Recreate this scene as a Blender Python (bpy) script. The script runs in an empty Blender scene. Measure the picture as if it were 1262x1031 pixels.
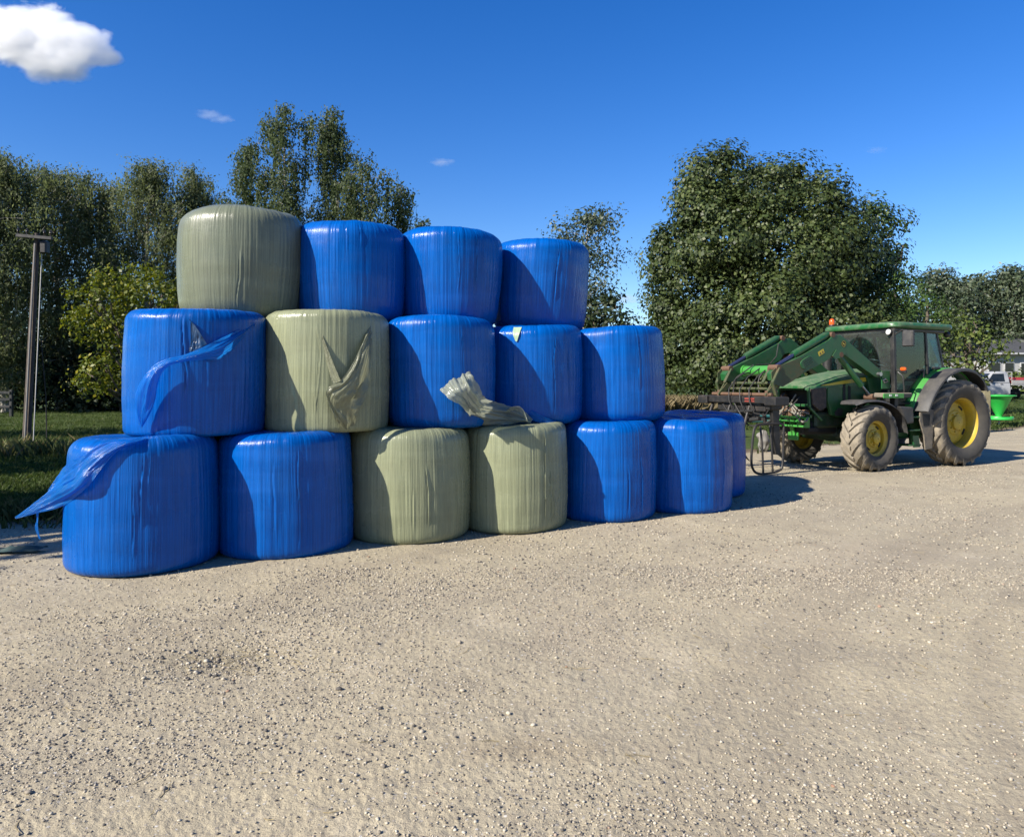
import bpy, math, random
import numpy as np
from mathutils import Vector, Matrix
R = math.radians
S = bpy.context.scene
COL = S.collection
F, CX, HY, EYE = 911.0, 631.0, 470.0, 1.64      # photograph's focal length, centre column and horizon row (pixels), eye height

# ------------------------------------------------------------------ helpers
def at(px, Y):
    return (px - CX) / F * Y
def zat(py, Y):
    return EYE + (HY - py) / F * Y

def sm(x):
    x = np.clip(x, 0, 1); return x * x * (3 - 2 * x)

def hash2(ix, iy, seed):
    h = (ix.astype(np.int64) * 374761393 + iy.astype(np.int64) * 668265263 + seed * 974634777) & 0x7fffffff
    h = ((h ^ (h >> 13)) * 1274126177) & 0x7fffffff
    return ((h ^ (h >> 16)) & 0xffff) / 65535.0

def vnoise(x, y, seed=0):
    x = np.asarray(x, float); y = np.asarray(y, float)
    ix = np.floor(x); iy = np.floor(y); fx = sm(x - ix); fy = sm(y - iy)
    a = hash2(ix, iy, seed); b = hash2(ix + 1, iy, seed); c = hash2(ix, iy + 1, seed); d = hash2(ix + 1, iy + 1, seed)
    return (a + (b - a) * fx) * (1 - fy) + (c + (d - c) * fx) * fy - 0.5

def fbm(x, y, seed=0, octv=4, gain=0.5):
    t = 0; a = 1
    for k in range(octv):
        t = t + a * vnoise(x * 2 ** k + 17.3 * k, y * 2 ** k - 9.1 * k, seed + k); a *= gain
    return t

def link(name, me, mat=None, parent=None, smooth=False):
    o = bpy.data.objects.new(name, me); COL.objects.link(o)
    if mat is not None:
        for m in (mat if isinstance(mat, (list, tuple)) else [mat]): me.materials.append(m)
    if smooth: me.shade_smooth()
    if parent is not None: o.parent = parent
    return o

def np_mesh(name, V, Q, uv=None):
    """mesh from (N,3) vertices and (M,k) faces"""
    V = np.asarray(V, np.float32); Q = np.asarray(Q, np.int32); k = Q.shape[1]
    me = bpy.data.meshes.new(name)
    me.vertices.add(len(V)); me.vertices.foreach_set('co', V.ravel())
    me.loops.add(Q.size); me.loops.foreach_set('vertex_index', Q.ravel())
    me.polygons.add(len(Q)); me.polygons.foreach_set('loop_start', np.arange(0, Q.size, k, dtype=np.int32))
    me.update(calc_edges=True)
    if uv is not None:
        l = me.uv_layers.new(name='UVMap'); l.data.foreach_set('uv', np.asarray(uv, np.float32)[Q.ravel()].ravel())
    return me

def grid_quads(nu, nv, wrap=False):
    """vertex index = j*nu+i, i along u"""
    i = np.arange(nu if wrap else nu - 1); j = np.arange(nv - 1)
    I, J = np.meshgrid(i, j); I = I.ravel(); J = J.ravel(); I2 = (I + 1) % nu
    return np.stack([J * nu + I, J * nu + I2, (J + 1) * nu + I2, (J + 1) * nu + I], 1)

class MB:
    """collects shapes; build() links them as one mesh object"""
    def __init__(s): s.v = []; s.f = []
    def add(s, V, Fc):
        n = len(s.v); s.v += [tuple(p) for p in V]; s.f += [tuple(n + i for i in f) for f in Fc]; return s
    def box(s, c, d, rot=None, bev=0.0):
        x, y, z = d[0] / 2, d[1] / 2, d[2] / 2
        if bev <= 0:
            P = [(-x, -y, -z), (x, -y, -z), (x, y, -z), (-x, y, -z), (-x, -y, z), (x, -y, z), (x, y, z), (-x, y, z)]
            Fs = [(0, 3, 2, 1), (4, 5, 6, 7), (0, 1, 5, 4), (1, 2, 6, 5), (2, 3, 7, 6), (3, 0, 4, 7)]
        else:
            b = min(bev, x * .49, y * .49, z * .49); P = []; 
            def ring(xx, yy, zz, bb):
                return [(-xx + bb, -yy, zz), (xx - bb, -yy, zz), (xx, -yy + bb, zz), (xx, yy - bb, zz), (xx - bb, yy, zz), (-xx + bb, yy, zz), (-xx, yy - bb, zz), (-xx, -yy + bb, zz)]
            for (zz, k) in ((-z, b), (-z + b, 0), (z - b, 0), (z, b)): P += ring(x - k, y - k, zz, b * (.6 if k else 1))
            Fs = [tuple(range(7, -1, -1)), tuple(range(24, 32))]
            for r in range(3):
                for i in range(8): Fs.append((r * 8 + i, r * 8 + (i + 1) % 8, r * 8 + 8 + (i + 1) % 8, r * 8 + 8 + i))
        M = rot if rot is not None else Matrix.Identity(3)
        c = Vector(c)
        return s.add([c + M @ Vector(p) for p in P], Fs)
    def tube(s, pts, r, n=10, cap=True):
        pts = [Vector(p) for p in pts]; m = len(pts)
        rs = r if isinstance(r, (list, tuple)) else [r] * m
        up = None; V = []
        for i, p in enumerate(pts):
            t = (pts[min(i + 1, m - 1)] - pts[max(i - 1, 0)])
            if t.length < 1e-9: t = Vector((0, 0, 1))
            t.normalize()
            if up is None: up = t.orthogonal().normalized()
            else:
                up = up - t * up.dot(t)
                up = up.normalized() if up.length > 1e-6 else t.orthogonal().normalized()
            w = t.cross(up)
            for k in range(n):
                a = 2 * math.pi * k / n; V.append(p + (up * math.cos(a) + w * math.sin(a)) * rs[i])
        Fs = [(i * n + k, i * n + (k + 1) % n, (i + 1) * n + (k + 1) % n, (i + 1) * n + k) for i in range(m - 1) for k in range(n)]
        if cap: Fs += [tuple(range(n - 1, -1, -1)), tuple((m - 1) * n + k for k in range(n))]
        return s.add(V, Fs)
    def bar(s, a, b, w, h, up=(0, 0, 1)):
        a = Vector(a); b = Vector(b); t = b - a; L = t.length; t.normalize(); u = Vector(up)
        if abs(t.dot(u)) > .99: u = Vector((1, 0, 0))
        sd = u.cross(t).normalized(); u = t.cross(sd)
        M = Matrix((t, sd, u)).transposed()
        return s.box((a + b) / 2, (L, w, h), M, min(w, h) * .12)
    def prism(s, poly, y0, y1):
        """polygon in (x,z) extruded along y"""
        n = len(poly)
        V = [(x, y0, z) for x, z in poly] + [(x, y1, z) for x, z in poly]
        Fs = [tuple(range(n)), tuple(range(2 * n - 1, n - 1, -1))] + [(i, n + i, n + (i + 1) % n, (i + 1) % n) for i in range(n)]
        return s.add(V, Fs)
    def lathe(s, prof, n=32, axis='z', c=(0, 0, 0), cap=True):
        """profile of (radius, height) revolved about an axis through c"""
        V = []
        for r, h in prof:
            for k in range(n):
                a = 2 * math.pi * k / n; p = (r * math.cos(a), r * math.sin(a), h)
                if axis == 'y': p = (p[0], h, p[1])
                V.append((p[0] + c[0], p[1] + c[1], p[2] + c[2]))
        m = len(prof)
        Fs = [(i * n + k, i * n + (k + 1) % n, (i + 1) * n + (k + 1) % n, (i + 1) * n + k) for i in range(m - 1) for k in range(n)]
        if cap: Fs += [tuple(range(n)), tuple((m - 1) * n + k for k in range(n))]
        return s.add(V, Fs)
    def loft(s, rings, close=True, cap=True):
        n = len(rings[0]); V = [p for r in rings for p in r]; m = len(rings)
        Fs = [(i * n + k, i * n + (k + 1) % n, (i + 1) * n + (k + 1) % n, (i + 1) * n + k) for i in range(m - 1) for k in range(n if close else n - 1)]
        if cap and close: Fs += [tuple(range(n)), tuple((m - 1) * n + k for k in range(n))]
        return s.add(V, Fs)
    def build(s, name, mat=None, parent=None, smooth=False, fix=True, bevel=0.0, angle=40):
        me = bpy.data.meshes.new(name); me.from_pydata([tuple(p) for p in s.v], [], s.f); me.update()
        if fix:
            import bmesh
            bm = bmesh.new(); bm.from_mesh(me); bmesh.ops.recalc_face_normals(bm, faces=bm.faces[:])
            if bevel > 0:
                es = [e for e in bm.edges if len(e.link_faces) == 2 and e.calc_face_angle(0) > R(35)]
                bmesh.ops.bevel(bm, geom=es, offset=bevel, segments=2, affect='EDGES', profile=.6, clamp_overlap=True)
            bm.to_mesh(me); bm.free()
        if smooth:
            me.shade_smooth(); me.set_sharp_from_angle(angle=R(angle))
        return link(name, me, mat, parent)

def thing(name, label, cat, loc=(0, 0, 0), rz=0, group=None):
    o = bpy.data.objects.new(name, None); COL.objects.link(o); o.location = loc; o.rotation_euler = (0, 0, rz)
    o.empty_display_size = .3
    return tag(o, label, cat, group)
def tag(o, label, cat, group=None):
    o['label'] = label; o['category'] = cat
    if group: o['group'] = group
    return o
def kind(o, k): o['kind'] = k; return o

# ------------------------------------------------------------------ materials
class N:
    """small node-graph writer"""
    def __init__(s, name):
        s.m = bpy.data.materials.new(name); s.m.use_nodes = True; s.t = s.m.node_tree; s.t.nodes.clear()
        s.out = s.t.nodes.new('ShaderNodeOutputMaterial')
    def n(s, typ, **kw):
        d = s.t.nodes.new('ShaderNode' + typ)
        for k, v in kw.items():
            if k.startswith('i_'):
                key = k[2:]; key = int(key) if key.isdigit() else key.replace('_', ' ')
                s.put(d.inputs[key], v)
            else: setattr(d, k, v)
        return d
    def put(s, sock, v):
        if isinstance(v, bpy.types.NodeSocket): s.t.links.new(v, sock)
        elif isinstance(v, bpy.types.Node): s.t.links.new(v.outputs[0], sock)
        else:
            if sock.type == 'RGBA' and len(v) == 3: v = (*v, 1)
            sock.default_value = v
    def noise(s, vec, scale, detail=3, rough=.5, dist=0):
        d = s.n('TexNoise', i_Scale=scale, i_Detail=detail, i_Roughness=rough, i_Distortion=dist)
        if vec is not None: s.put(d.inputs['Vector'], vec)
        return d.outputs['Fac']
    def ramp(s, fac, stops, interp='LINEAR'):
        d = s.n('ValToRGB'); e = d.color_ramp.elements; d.color_ramp.interpolation = interp
        while len(e) < len(stops): e.new(.5)
        for k, (p, c) in enumerate(stops):
            e[k].position = p; e[k].color = (*c, 1) if not isinstance(c, (int, float)) else (c, c, c, 1)
        s.put(d.inputs[0], fac); return d.outputs[0]
    def mix(s, fac, a, b, blend='MIX'):
        d = s.n('Mix', data_type='RGBA', blend_type=blend)
        s.put(d.inputs[0], fac); s.put(d.inputs[6], a); s.put(d.inputs[7], b); return d.outputs[2]
    def math(s, op, a, b=0.0, c=None):
        d = s.n('Math', operation=op); s.put(d.inputs[0], a); s.put(d.inputs[1], b)
        if c is not None: s.put(d.inputs[2], c)
        return d.outputs[0]
    def mapr(s, v, a, b, c=0., d=1.):
        n = s.n('MapRange'); s.put(n.inputs[0], v)
        for k, x in zip((1, 2, 3, 4), (a, b, c, d)): n.inputs[k].default_value = x
        return n.outputs[0]
    def scale(s, vec, sc, loc=(0, 0, 0)):
        d = s.n('Mapping'); s.put(d.inputs[0], vec); d.inputs['Scale'].default_value = sc; d.inputs['Location'].default_value = loc
        return d.outputs[0]
    def bump(s, h, st=.3, dist=.01, normal=None):
        d = s.n('Bump', i_Strength=st, i_Distance=dist, i_Height=h)
        if normal is not None: s.put(d.inputs['Normal'], normal)
        return d.outputs[0]
    def pbsdf(s, color, rough=.5, metal=0., spec=.5, normal=None, **kw):
        d = s.n('BsdfPrincipled'); s.put(d.inputs['Base Color'], color); s.put(d.inputs['Roughness'], rough); s.put(d.inputs['Metallic'], metal)
        s.put(d.inputs['Specular IOR Level'], spec)
        if normal is not None: s.put(d.inputs['Normal'], normal)
        for k, v in kw.items(): s.put(d.inputs[k.replace('_', ' ')], v)
        return d
    def end(s, sh): s.put(s.out.inputs[0], sh); return s.m

def coord(g, which='Object'): return g.n('TexCoord').outputs[which]

def paint(name, col, rough=.4, dirt=(.16, .13, .09), amt=.35, scale=6, metal=0., spec=.5, bump=.15):
    """painted or moulded surface with dust patches and fine unevenness"""
    col = tuple(x * .76 for x in col); dirt = tuple(x * .72 for x in dirt)
    g = N(name); co = coord(g)
    d1 = g.noise(co, scale, 5, .62); d2 = g.noise(co, scale * 9, 4, .6)
    f = g.math('MULTIPLY', g.mapr(d1, .42, .72), g.mapr(d2, .3, .62)); f = g.math('MULTIPLY', f, amt * 1.8)
    geo = g.n('NewGeometry'); up = g.n('SeparateXYZ', i_0=geo.outputs['Normal']).outputs[2]
    f = g.math('ADD', f, g.math('MULTIPLY', g.mapr(up, .3, 1.), amt * .7)); f = g.math('MINIMUM', f, .95)
    c = g.mix(f, col, dirt)
    v = g.noise(co, scale * 2.3, 3); c = g.mix(g.mapr(v, .3, .7, .0, .25), c, tuple(x * .7 for x in col))
    r = g.math('ADD', rough, g.math('MULTIPLY', f, .45))
    return g.end(g.pbsdf(c, r, metal, spec, g.bump(d2, bump, .004)))

def leafmat(name, stops, rough=.55, trans=.25, spec=.35, wscale=.45):
    g = N(name); geo = g.n('NewGeometry'); co = coord(g)
    r = geo.outputs['Random Per Island']
    c = g.ramp(r, stops)
    w = g.noise(co, wscale, 3)
    c = g.mix(g.mapr(w, .35, .65, 0, .45), c, stops[0][1])
    p = g.pbsdf(c, rough, 0, spec)
    tr = g.n('BsdfTranslucent'); g.put(tr.inputs[0], g.mix(.4, c, (c_mid(stops)[0] * 1.4, c_mid(stops)[1] * 1.5, c_mid(stops)[2] * .8)))
    m = g.n('MixShader'); g.put(m.inputs[0], trans); g.put(m.inputs[1], p); g.put(m.inputs[2], tr)
    return g.end(m)
def c_mid(st): return st[len(st) // 2][1]

def bark(name, a, b, sc=5):
    g = N(name); co = coord(g)
    n = g.noise(g.scale(co, (sc * 3, sc * 3, sc * .6)), 1, 5, .65); n2 = g.noise(co, sc * .5, 3)
    c = g.mix(g.mapr(n, .3, .7), a, b); c = g.mix(g.mapr(n2, .4, .7, 0, .6), c, tuple(x * .5 for x in a))
    return g.end(g.pbsdf(c, .85, 0, .2, g.bump(n, .6, .03)))

def film_mat(name, base, dark, dirt, rough=.26, uvname='UVMap', streak=.5, spec=.5, dirtamt=.5):
    """stretched bale wrap: vertical pleats in colour, gloss and bump, a few smeared patches"""
    g = N(name); uv = coord(g, 'UV'); oi = g.n('ObjectInfo').outputs['Random']
    off = g.n('CombineXYZ', i_0=g.math('MULTIPLY', oi, 37.), i_1=g.math('MULTIPLY', oi, 11.)).outputs[0]
    vv = g.n('VectorMath', operation='ADD'); g.put(vv.inputs[0], uv); g.put(vv.inputs[1], off); v = vv.outputs[0]
    s1 = g.noise(g.scale(v, (95, 1.3, 1)), 1, 4, .65, .15)
    s2 = g.noise(g.scale(v, (34, .9, 1)), 1, 3, .6, .3)
    s3 = g.noise(g.scale(v, (9, 1.1, 1)), 1, 3, .6, .4)
    big = g.noise(v, 2.2, 4, .6)
    band = g.noise(g.scale(v, (.8, 5.5, 1)), 1, 2, .5)
    c = g.mix(g.math('MULTIPLY', g.mapr(s1, .34, .66), streak), base, dark)
    c = g.mix(g.mapr(s3, .52, .74, 0, .55), c, dark)
    c = g.mix(g.math('MULTIPLY', g.math('MULTIPLY', g.mapr(big, .52, .72), g.mapr(s2, .42, .66)), dirtamt), c, dirt)
    c = g.mix(g.mapr(band, .55, .7, 0, .16), c, tuple(min(1, x * 1.35 + .02) for x in base))
    sv = g.n('SeparateXYZ', i_0=v).outputs[1]
    fr_ = g.math('FRACT', g.math('ADD', g.math('MULTIPLY', sv, 3.1), g.math('ADD', g.math('MULTIPLY', big, 1.1), g.math('MULTIPLY', s2, .05))))
    edge_ = g.math('MULTIPLY', g.mapr(fr_, .0, .045, 1, 0), g.mapr(s3, .4, .6, .1, 1))
    c = g.mix(g.math('MULTIPLY', edge_, .4), c, dark)
    c = g.mix(g.mapr(fr_, .0, 1., .0, .10), c, dark)
    h = g.math('ADD', g.math('MULTIPLY', s1, .55), g.math('ADD', g.math('MULTIPLY', s2, .9), g.math('MULTIPLY', s3, .6)))
    ro = g.math('ADD', rough, g.mapr(big, .35, .7, -.03, .2))
    nb = g.bump(h, .6, .010)
    nb = g.bump(g.noise(g.scale(v, (16, 7, 1)), 1, 3, .55), .10, .010, nb)
    nb = g.bump(g.noise(g.scale(v, (30, 13, 1)), 1, 4, .7, 2.5), .16, .006, nb)
    wh = g.math('MULTIPLY', g.mapr(g.noise(g.scale(v, (60, 2.2, 1), (5, 3, 0)), 1, 3, .6), .58, .74), g.mapr(g.noise(v, 1.4, 3), .42, .62))
    c = g.mix(g.math('MULTIPLY', wh, .22), c, tuple(min(1, x * .8 + .05) for x in base))
    return g.end(g.pbsdf(c, ro, 0, spec, nb, Sheen_Weight=.0))

def loose_mat(name, col, trans=.35, clear=.12, rough=.22):
    g = N(name); uv = coord(g, 'UV')
    n = g.noise(g.scale(uv, (4, 14, 1)), 1, 4, .6, .5); n2 = g.noise(uv, 6, 4)
    c = g.mix(g.mapr(n, .35, .7), col, tuple(x * .75 for x in col))
    nb = g.bump(g.math('ADD', n, g.math('MULTIPLY', n2, .8)), .7, .02)
    p = g.pbsdf(c, rough, 0, .6, nb); t = g.n('BsdfTranslucent', i_Color=c, i_Normal=nb); tp = g.n('BsdfTransparent', i_Color=tuple(min(1, x * 1.6 + .1) for x in col))
    m = g.n('MixShader'); g.put(m.inputs[0], trans); g.put(m.inputs[1], p); g.put(m.inputs[2], t)
    m2 = g.n('MixShader'); g.put(m2.inputs[0], clear); g.put(m2.inputs[1], m); g.put(m2.inputs[2], tp)
    return g.end(m2)

def glass_mat(name, tint=(.5, .62, .6), refl=1.0, dust=0.0, arc=None):
    g = N(name); co = coord(g)
    tp = g.n('BsdfTransparent', i_Color=tint); gl = g.n('BsdfGlossy', i_Roughness=.03)
    g.put(gl.inputs[0], (refl, refl, refl))
    ge = g.n('NewGeometry'); dt = g.n('VectorMath', operation='DOT_PRODUCT'); g.put(dt.inputs[0], ge.outputs['Normal']); g.put(dt.inputs[1], ge.outputs['Incoming'])
    fr = g.math('MULTIPLY_ADD', g.math('POWER', g.math('SUBTRACT', 1., g.math('ABSOLUTE', dt.outputs['Value'])), 5.), .95, .045)
    m = g.n('MixShader'); g.put(m.inputs[0], fr); g.put(m.inputs[1], tp); g.put(m.inputs[2], gl)
    df = g.n('BsdfDiffuse', i_Color=(.15, .165, .155))
    n = g.noise(co, 5, 4); f = g.mapr(n, .3, .75, dust * .6, dust)
    if arc:                                   # the wiper has cleaned an arc of the dusty pane
        xyz = g.n('SeparateXYZ', i_0=co)
        a = g.math('DIVIDE', g.math('SUBTRACT', xyz.outputs[1], arc[0]), arc[2]); b = g.math('DIVIDE', g.math('SUBTRACT', xyz.outputs[2], arc[1]), arc[3])
        rr = g.math('SQRT', g.math('ADD', g.math('MULTIPLY', a, a), g.math('MULTIPLY', b, b)))
        f = g.math('MULTIPLY', f, g.mapr(rr, .97, 1.02, .12, 1.))
    m2 = g.n('MixShader'); g.put(m2.inputs[0], f); g.put(m2.inputs[1], m); g.put(m2.inputs[2], df)
    return g.end(m2)

M = {}
M['jd_green'] = paint('tractor_green', (.012, .10, .026), .38, (.15, .14, .09), .28)
M['fresh_green'] = paint('fender_green', (.05, .30, .045), .35, (.2, .2, .12), .15)
M['bonnet_green'] = paint('bonnet_green', (.022, .135, .038), .33, (.20, .24, .15), .62)
M['olive'] = paint('worn_green', (.045, .075, .025), .55, (.15, .10, .055), .6, 9)
M['rust'] = paint('rusty_steel', (.12, .062, .036), .75, (.22, .14, .08), .5, 14)
M['yellow'] = paint('rim_yellow', (.60, .42, .03), .42, (.28, .2, .09), .38, 7)
M['decal_yellow'] = paint('decal_yellow', (.62, .47, .03), .4, (.3, .25, .1), .2)
M['black'] = paint('black_plastic', (.018, .018, .018), .42, (.13, .115, .09), .28)
M['grey_plastic'] = paint('dusty_dark_plastic', (.035, .035, .036), .5, (.16, .145, .12), .42)
M['dusty_panel'] = paint('mud_coated_steel', (.16, .14, .11), .8, (.33, .27, .19), .9, 8)
M['dark'] = paint('dark_interior', (.012, .013, .013), .7, (.03, .03, .025), .2)
M['chrome'] = paint('steel_rod', (.5, .5, .52), .25, (.2, .17, .12), .2, metal=.9)
M['rodblue'] = paint('blue_reflecting_rod', (.09, .11, .22), .2, (.2, .15, .1), .15, metal=.7)
M['hose'] = paint('rubber_hose', (.015, .015, .016), .6, (.1, .09, .07), .3)
M['greyhose'] = paint('dusty_hose', (.22, .21, .18), .7, (.35, .3, .22), .5)
M['black_steel'] = paint('black_steel', (.012, .012, .013), .5, (.11, .085, .06), .3, 7)
M['amber'] = paint('amber_lens', (.75, .12, .015), .2, (.4, .15, .05), .1)
M['lamp_white'] = paint('lamp_lens', (.75, .75, .72), .15, (.4, .38, .3), .15)
M['red_decal'] = paint('faded_red_decal', (.3, .04, .025), .6, (.1, .08, .06), .6, 30)
M['glass'] = glass_mat('cab_glass', (.46, .66, .68), .9, .03)
M['windscreen'] = glass_mat('dusty_windscreen', (.48, .66, .68), .9, .22, arc=(.02, 1.86, .46, .66))
M['seat'] = paint('seat_fabric', (.05, .06, .055), .8, (.12, .11, .09), .3)

def tyre_mat():
    g = N('tyre_rubber'); co = coord(g)
    n = g.noise(co, 7, 5, .6); n2 = g.noise(co, 45, 3)
    xyz = g.n('SeparateXYZ', i_0=co)
    r = g.math('SQRT', g.math('ADD', g.math('POWER', xyz.outputs[0], 2.), g.math('POWER', xyz.outputs[2], 2.)))
    at_ = g.n('Attribute', attribute_name='tread').outputs['Fac']
    f = g.math('MULTIPLY', g.math('ADD', g.math('MULTIPLY', at_, .85), .16), g.mapr(n, .25, .7, .45, 1.1)); f = g.math('MINIMUM', f, .95)
    c = g.mix(f, (.028, .028, .028), (.27, .232, .175)); c = g.mix(g.mapr(n2, .4, .7, 0, .25), c, (.05, .047, .042))
    return g.end(g.pbsdf(c, .8, 0, .25, g.bump(n2, .3, .006)))
M['tyre'] = tyre_mat()

M['blue_film'] = film_mat('blue_bale_film', (.0003, .098, .40), (.0003, .038, .19), (.015, .055, .12), .18, streak=.75, spec=.22, dirtamt=.42)
M['grey_green_film'] = film_mat('grey_green_bale_film', (.165, .182, .122), (.085, .096, .066), (.06, .062, .045), .24, spec=.4, streak=.75, dirtamt=.6)
M['green_film'] = film_mat('pale_green_bale_film', (.245, .262, .158), (.135, .146, .088), (.10, .09, .052), .22, spec=.4, streak=.75, dirtamt=.45)
M['blue_loose'] = loose_mat('loose_blue_film', (.010, .22, .70), .55, .10)
M['green_loose'] = loose_mat('loose_green_film', (.27, .28, .18), .35, .04)
M['clear_loose'] = loose_mat('loose_clear_film', (.46, .49, .38), .5, .22, .16)

M['bark'] = bark('grey_bark', (.16, .13, .10), (.06, .05, .04))
M['pale_bark'] = bark('pale_bark', (.45, .42, .36), (.16, .14, .12))
M['pole_wood'] = bark('weathered_pole', (.12, .10, .085), (.035, .03, .026), 7)
M['post_wood'] = bark('fence_wood', (.16, .135, .105), (.06, .05, .04), 7)
# ------------------------------------------------------------------ camera, sky, sun
cam = bpy.data.objects.new('camera', bpy.data.cameras.new('camera')); COL.objects.link(cam); S.camera = cam
cam.location = (0, 0, EYE); cam.rotation_euler = (R(90), 0, 0)
cam.data.sensor_width = 36; cam.data.lens = F / 1262 * 36; cam.data.shift_y = -(1031 / 2 - HY) / 1262
cam.data.clip_start = .05; cam.data.clip_end = 6000

SUN_AZ, SUN_EL = R(35), R(34.5)             # heading of the light over the ground (from +X towards +Y) and height of the sun
d = Vector((math.cos(SUN_AZ) * math.cos(SUN_EL), math.sin(SUN_AZ) * math.cos(SUN_EL), -math.sin(SUN_EL)))
sun = bpy.data.objects.new('sun', bpy.data.lights.new('sun', 'SUN')); COL.objects.link(sun)
sun.data.energy = SUN_E = 5.0; sun.data.angle = R(.53); sun.data.color = (1, .93, .82)
sun.rotation_euler = d.to_track_quat('-Z', 'Y').to_euler()
W = bpy.data.worlds.new('World'); S.world = W; W.use_nodes = True
nt = W.node_tree; nt.nodes.clear()
sky = nt.nodes.new('ShaderNodeTexSky'); sky.sky_type = 'NISHITA'; sky.sun_disc = False
sky.sun_elevation = SUN_EL; sky.sun_rotation = math.atan2(-d.x, -d.y)
sky.altitude = 50; sky.air_density = 1.0; sky.dust_density = .25; sky.ozone_density = 3.5
hs = nt.nodes.new('ShaderNodeHueSaturation'); hs.inputs['Saturation'].default_value = 1.36; hs.inputs['Hue'].default_value = .515
bg = nt.nodes.new('ShaderNodeBackground'); bg.inputs[1].default_value = .089
wo = nt.nodes.new('ShaderNodeOutputWorld')
nt.links.new(sky.outputs[0], hs.inputs['Color']); nt.links.new(hs.outputs[0], bg.inputs[0]); nt.links.new(bg.outputs[0], wo.inputs[0])
S.view_settings.view_transform = 'Standard'; S.view_settings.look = 'None'; S.view_settings.exposure = 1.0; S.view_settings.gamma = 1
S.cycles.max_bounces = 8; S.cycles.transparent_max_bounces = 12; S.cycles.volume_bounces = 6
S.cycles.use_denoising = True

# ------------------------------------------------------------------ ground
def terrain(x, y):
    return .5 * sm((y - 28) / 22) * sm((x - 8) / 9) + .25 * sm((y - 60) / 60)
def edge(x, y):
    """signed distance into the grass (positive) across the edge of the gravel yard"""
    a = (-(x + 6) * .589 + (y - 8.6) * .808)
    b = (y - 8.75 - .30 * (x + 5))
    g = np.where(x < -4.2, np.minimum(np.maximum(a, b * .9), 99), a)
    return g
def ground_h(x, y, fine=True):
    z = terrain(x, y)
    e = edge(x, y) + .35 * fbm(x * .9, y * .9, 5, 3)
    soft = sm(e / .5)
    if fine:
        dist = np.hypot(x, y); k = 1 / (1 + (dist / 14) ** 2)
        g = .030 * fbm(x * .55, y * .55, 1, 3) + .010 * fbm(x * 3.1, y * 3.1, 2, 3) * k
        g = g + .0042 * np.abs(fbm(x * 16, y * 16, 3, 2)) * k + .0058 * fbm(x * 55, y * 55, 4, 2) * k
        rr = np.hypot(x - 15, y + 4); aa = np.arctan2(y + 4, x - 15) * 14   # faint wheel arcs
        mask = sm((fbm(x * .35, y * .35, 9, 2) + .15) / .3)
        g = g + .006 * vnoise(rr * 11, aa * .5, 7) * k * mask
        pit = np.exp(-(((x + 1.75) / .42) ** 2 + ((y - 4.35) / .33) ** 2)); g = g - .03 * pit + .012 * pit * fbm(x * 20, y * 20, 12, 2)
        z = z + g * (1 - soft) 
    z = z + soft * (.05 + .07 * fbm(x * .8, y * .8, 6, 3) + .05 * fbm(x * 3, y * 3, 8, 2))
    return z

ang = np.concatenate([np.linspace(-180, -46, 28)[:-1], np.linspace(-46, -37, 40)[:-1], np.linspace(-37, 37, 820)[:-1], np.linspace(37, 46, 40)[:-1], np.linspace(46, 180, 28)[:-1]])
rad = [.02, .5, 1.0, 1.5, 1.9]
while rad[-1] < 9: rad.append(rad[-1] * 1.0048)
while rad[-1] < 26: rad.append(rad[-1] * 1.011)
while rad[-1] < 900: rad.append(rad[-1] * 1.05)
rad = np.array(rad)
A_, R_ = np.meshgrid(np.radians(ang), rad); gx = (R_ * np.sin(A_)).ravel(); gy = (R_ * np.cos(A_)).ravel()
gz = ground_h(gx, gy)
me = np_mesh('ground', np.stack([gx, gy, gz], 1), grid_quads(len(ang), len(rad), True)[:, ::-1])
ga = me.attributes.new('grass', 'FLOAT', 'POINT'); ga.data.foreach_set('value', np.clip((edge(gx, gy) + .45 * fbm(gx * 1.1, gy * 1.1, 5, 4)) / .5 + .2, 0, 1).astype(np.float32))

g = N('ground_surface'); co = coord(g)
n1 = g.noise(co, .35, 4, .6); n2 = g.noise(co, 1.7, 5, .65); n3 = g.noise(co, 26, 5, .7); n4 = g.noise(co, 120, 3, .7)
c = g.mix(g.mapr(n1, .35, .65), (.375, .322, .216), (.325, .283, .200))
n0 = g.noise(co, .16, 3, .55); c = g.mix(g.mapr(n0, .52, .68, 0, .5), c, (.37, .30, .225)); nr = g.noise(g.scale(co, (.5, 1.6, 1)), .8, 4, .6, .6); c = g.mix(g.mapr(nr, .54, .72, 0, .55), c, (.25, .22, .165))
c = g.mix(g.mapr(n2, .5, .72, 0, .6), c, (.235, .20, .145))
c = g.mix(g.mapr(n2, .28, .42, .5, 0), c, (.50, .43, .31))
c = g.mix(g.mapr(n3, .5, .7, 0, .65), c, (.22, .185, .14)); c = g.mix(g.mapr(n3, .27, .42, .45, 0), c, (.55, .48, .36))
c = g.mix(g.mapr(n4, .54, .68, 0, .65), c, (.15, .13, .105)); c = g.mix(g.mapr(n4, .27, .40, .5, 0), c, (.58, .52, .41))
tv = g.n('VectorMath', operation='SUBTRACT'); g.put(tv.inputs[0], co); tv.inputs[1].default_value = (15, -4, 0)
tl_ = g.n('VectorMath', operation='LENGTH'); g.put(tl_.inputs[0], tv.outputs[0]); tr_ = g.n('CombineXYZ', i_0=g.math('ADD', g.math('MULTIPLY', tl_.outputs['Value'], 1.15), g.math('MULTIPLY', n1, .8)))
lane = g.noise(tr_.outputs[0], 1., 3, .6); c = g.mix(g.mapr(lane, .50, .62, 0, .40), c, (.235, .20, .145)); c = g.mix(g.mapr(lane, .34, .44, .3, 0), c, (.42, .37, .265))
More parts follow.
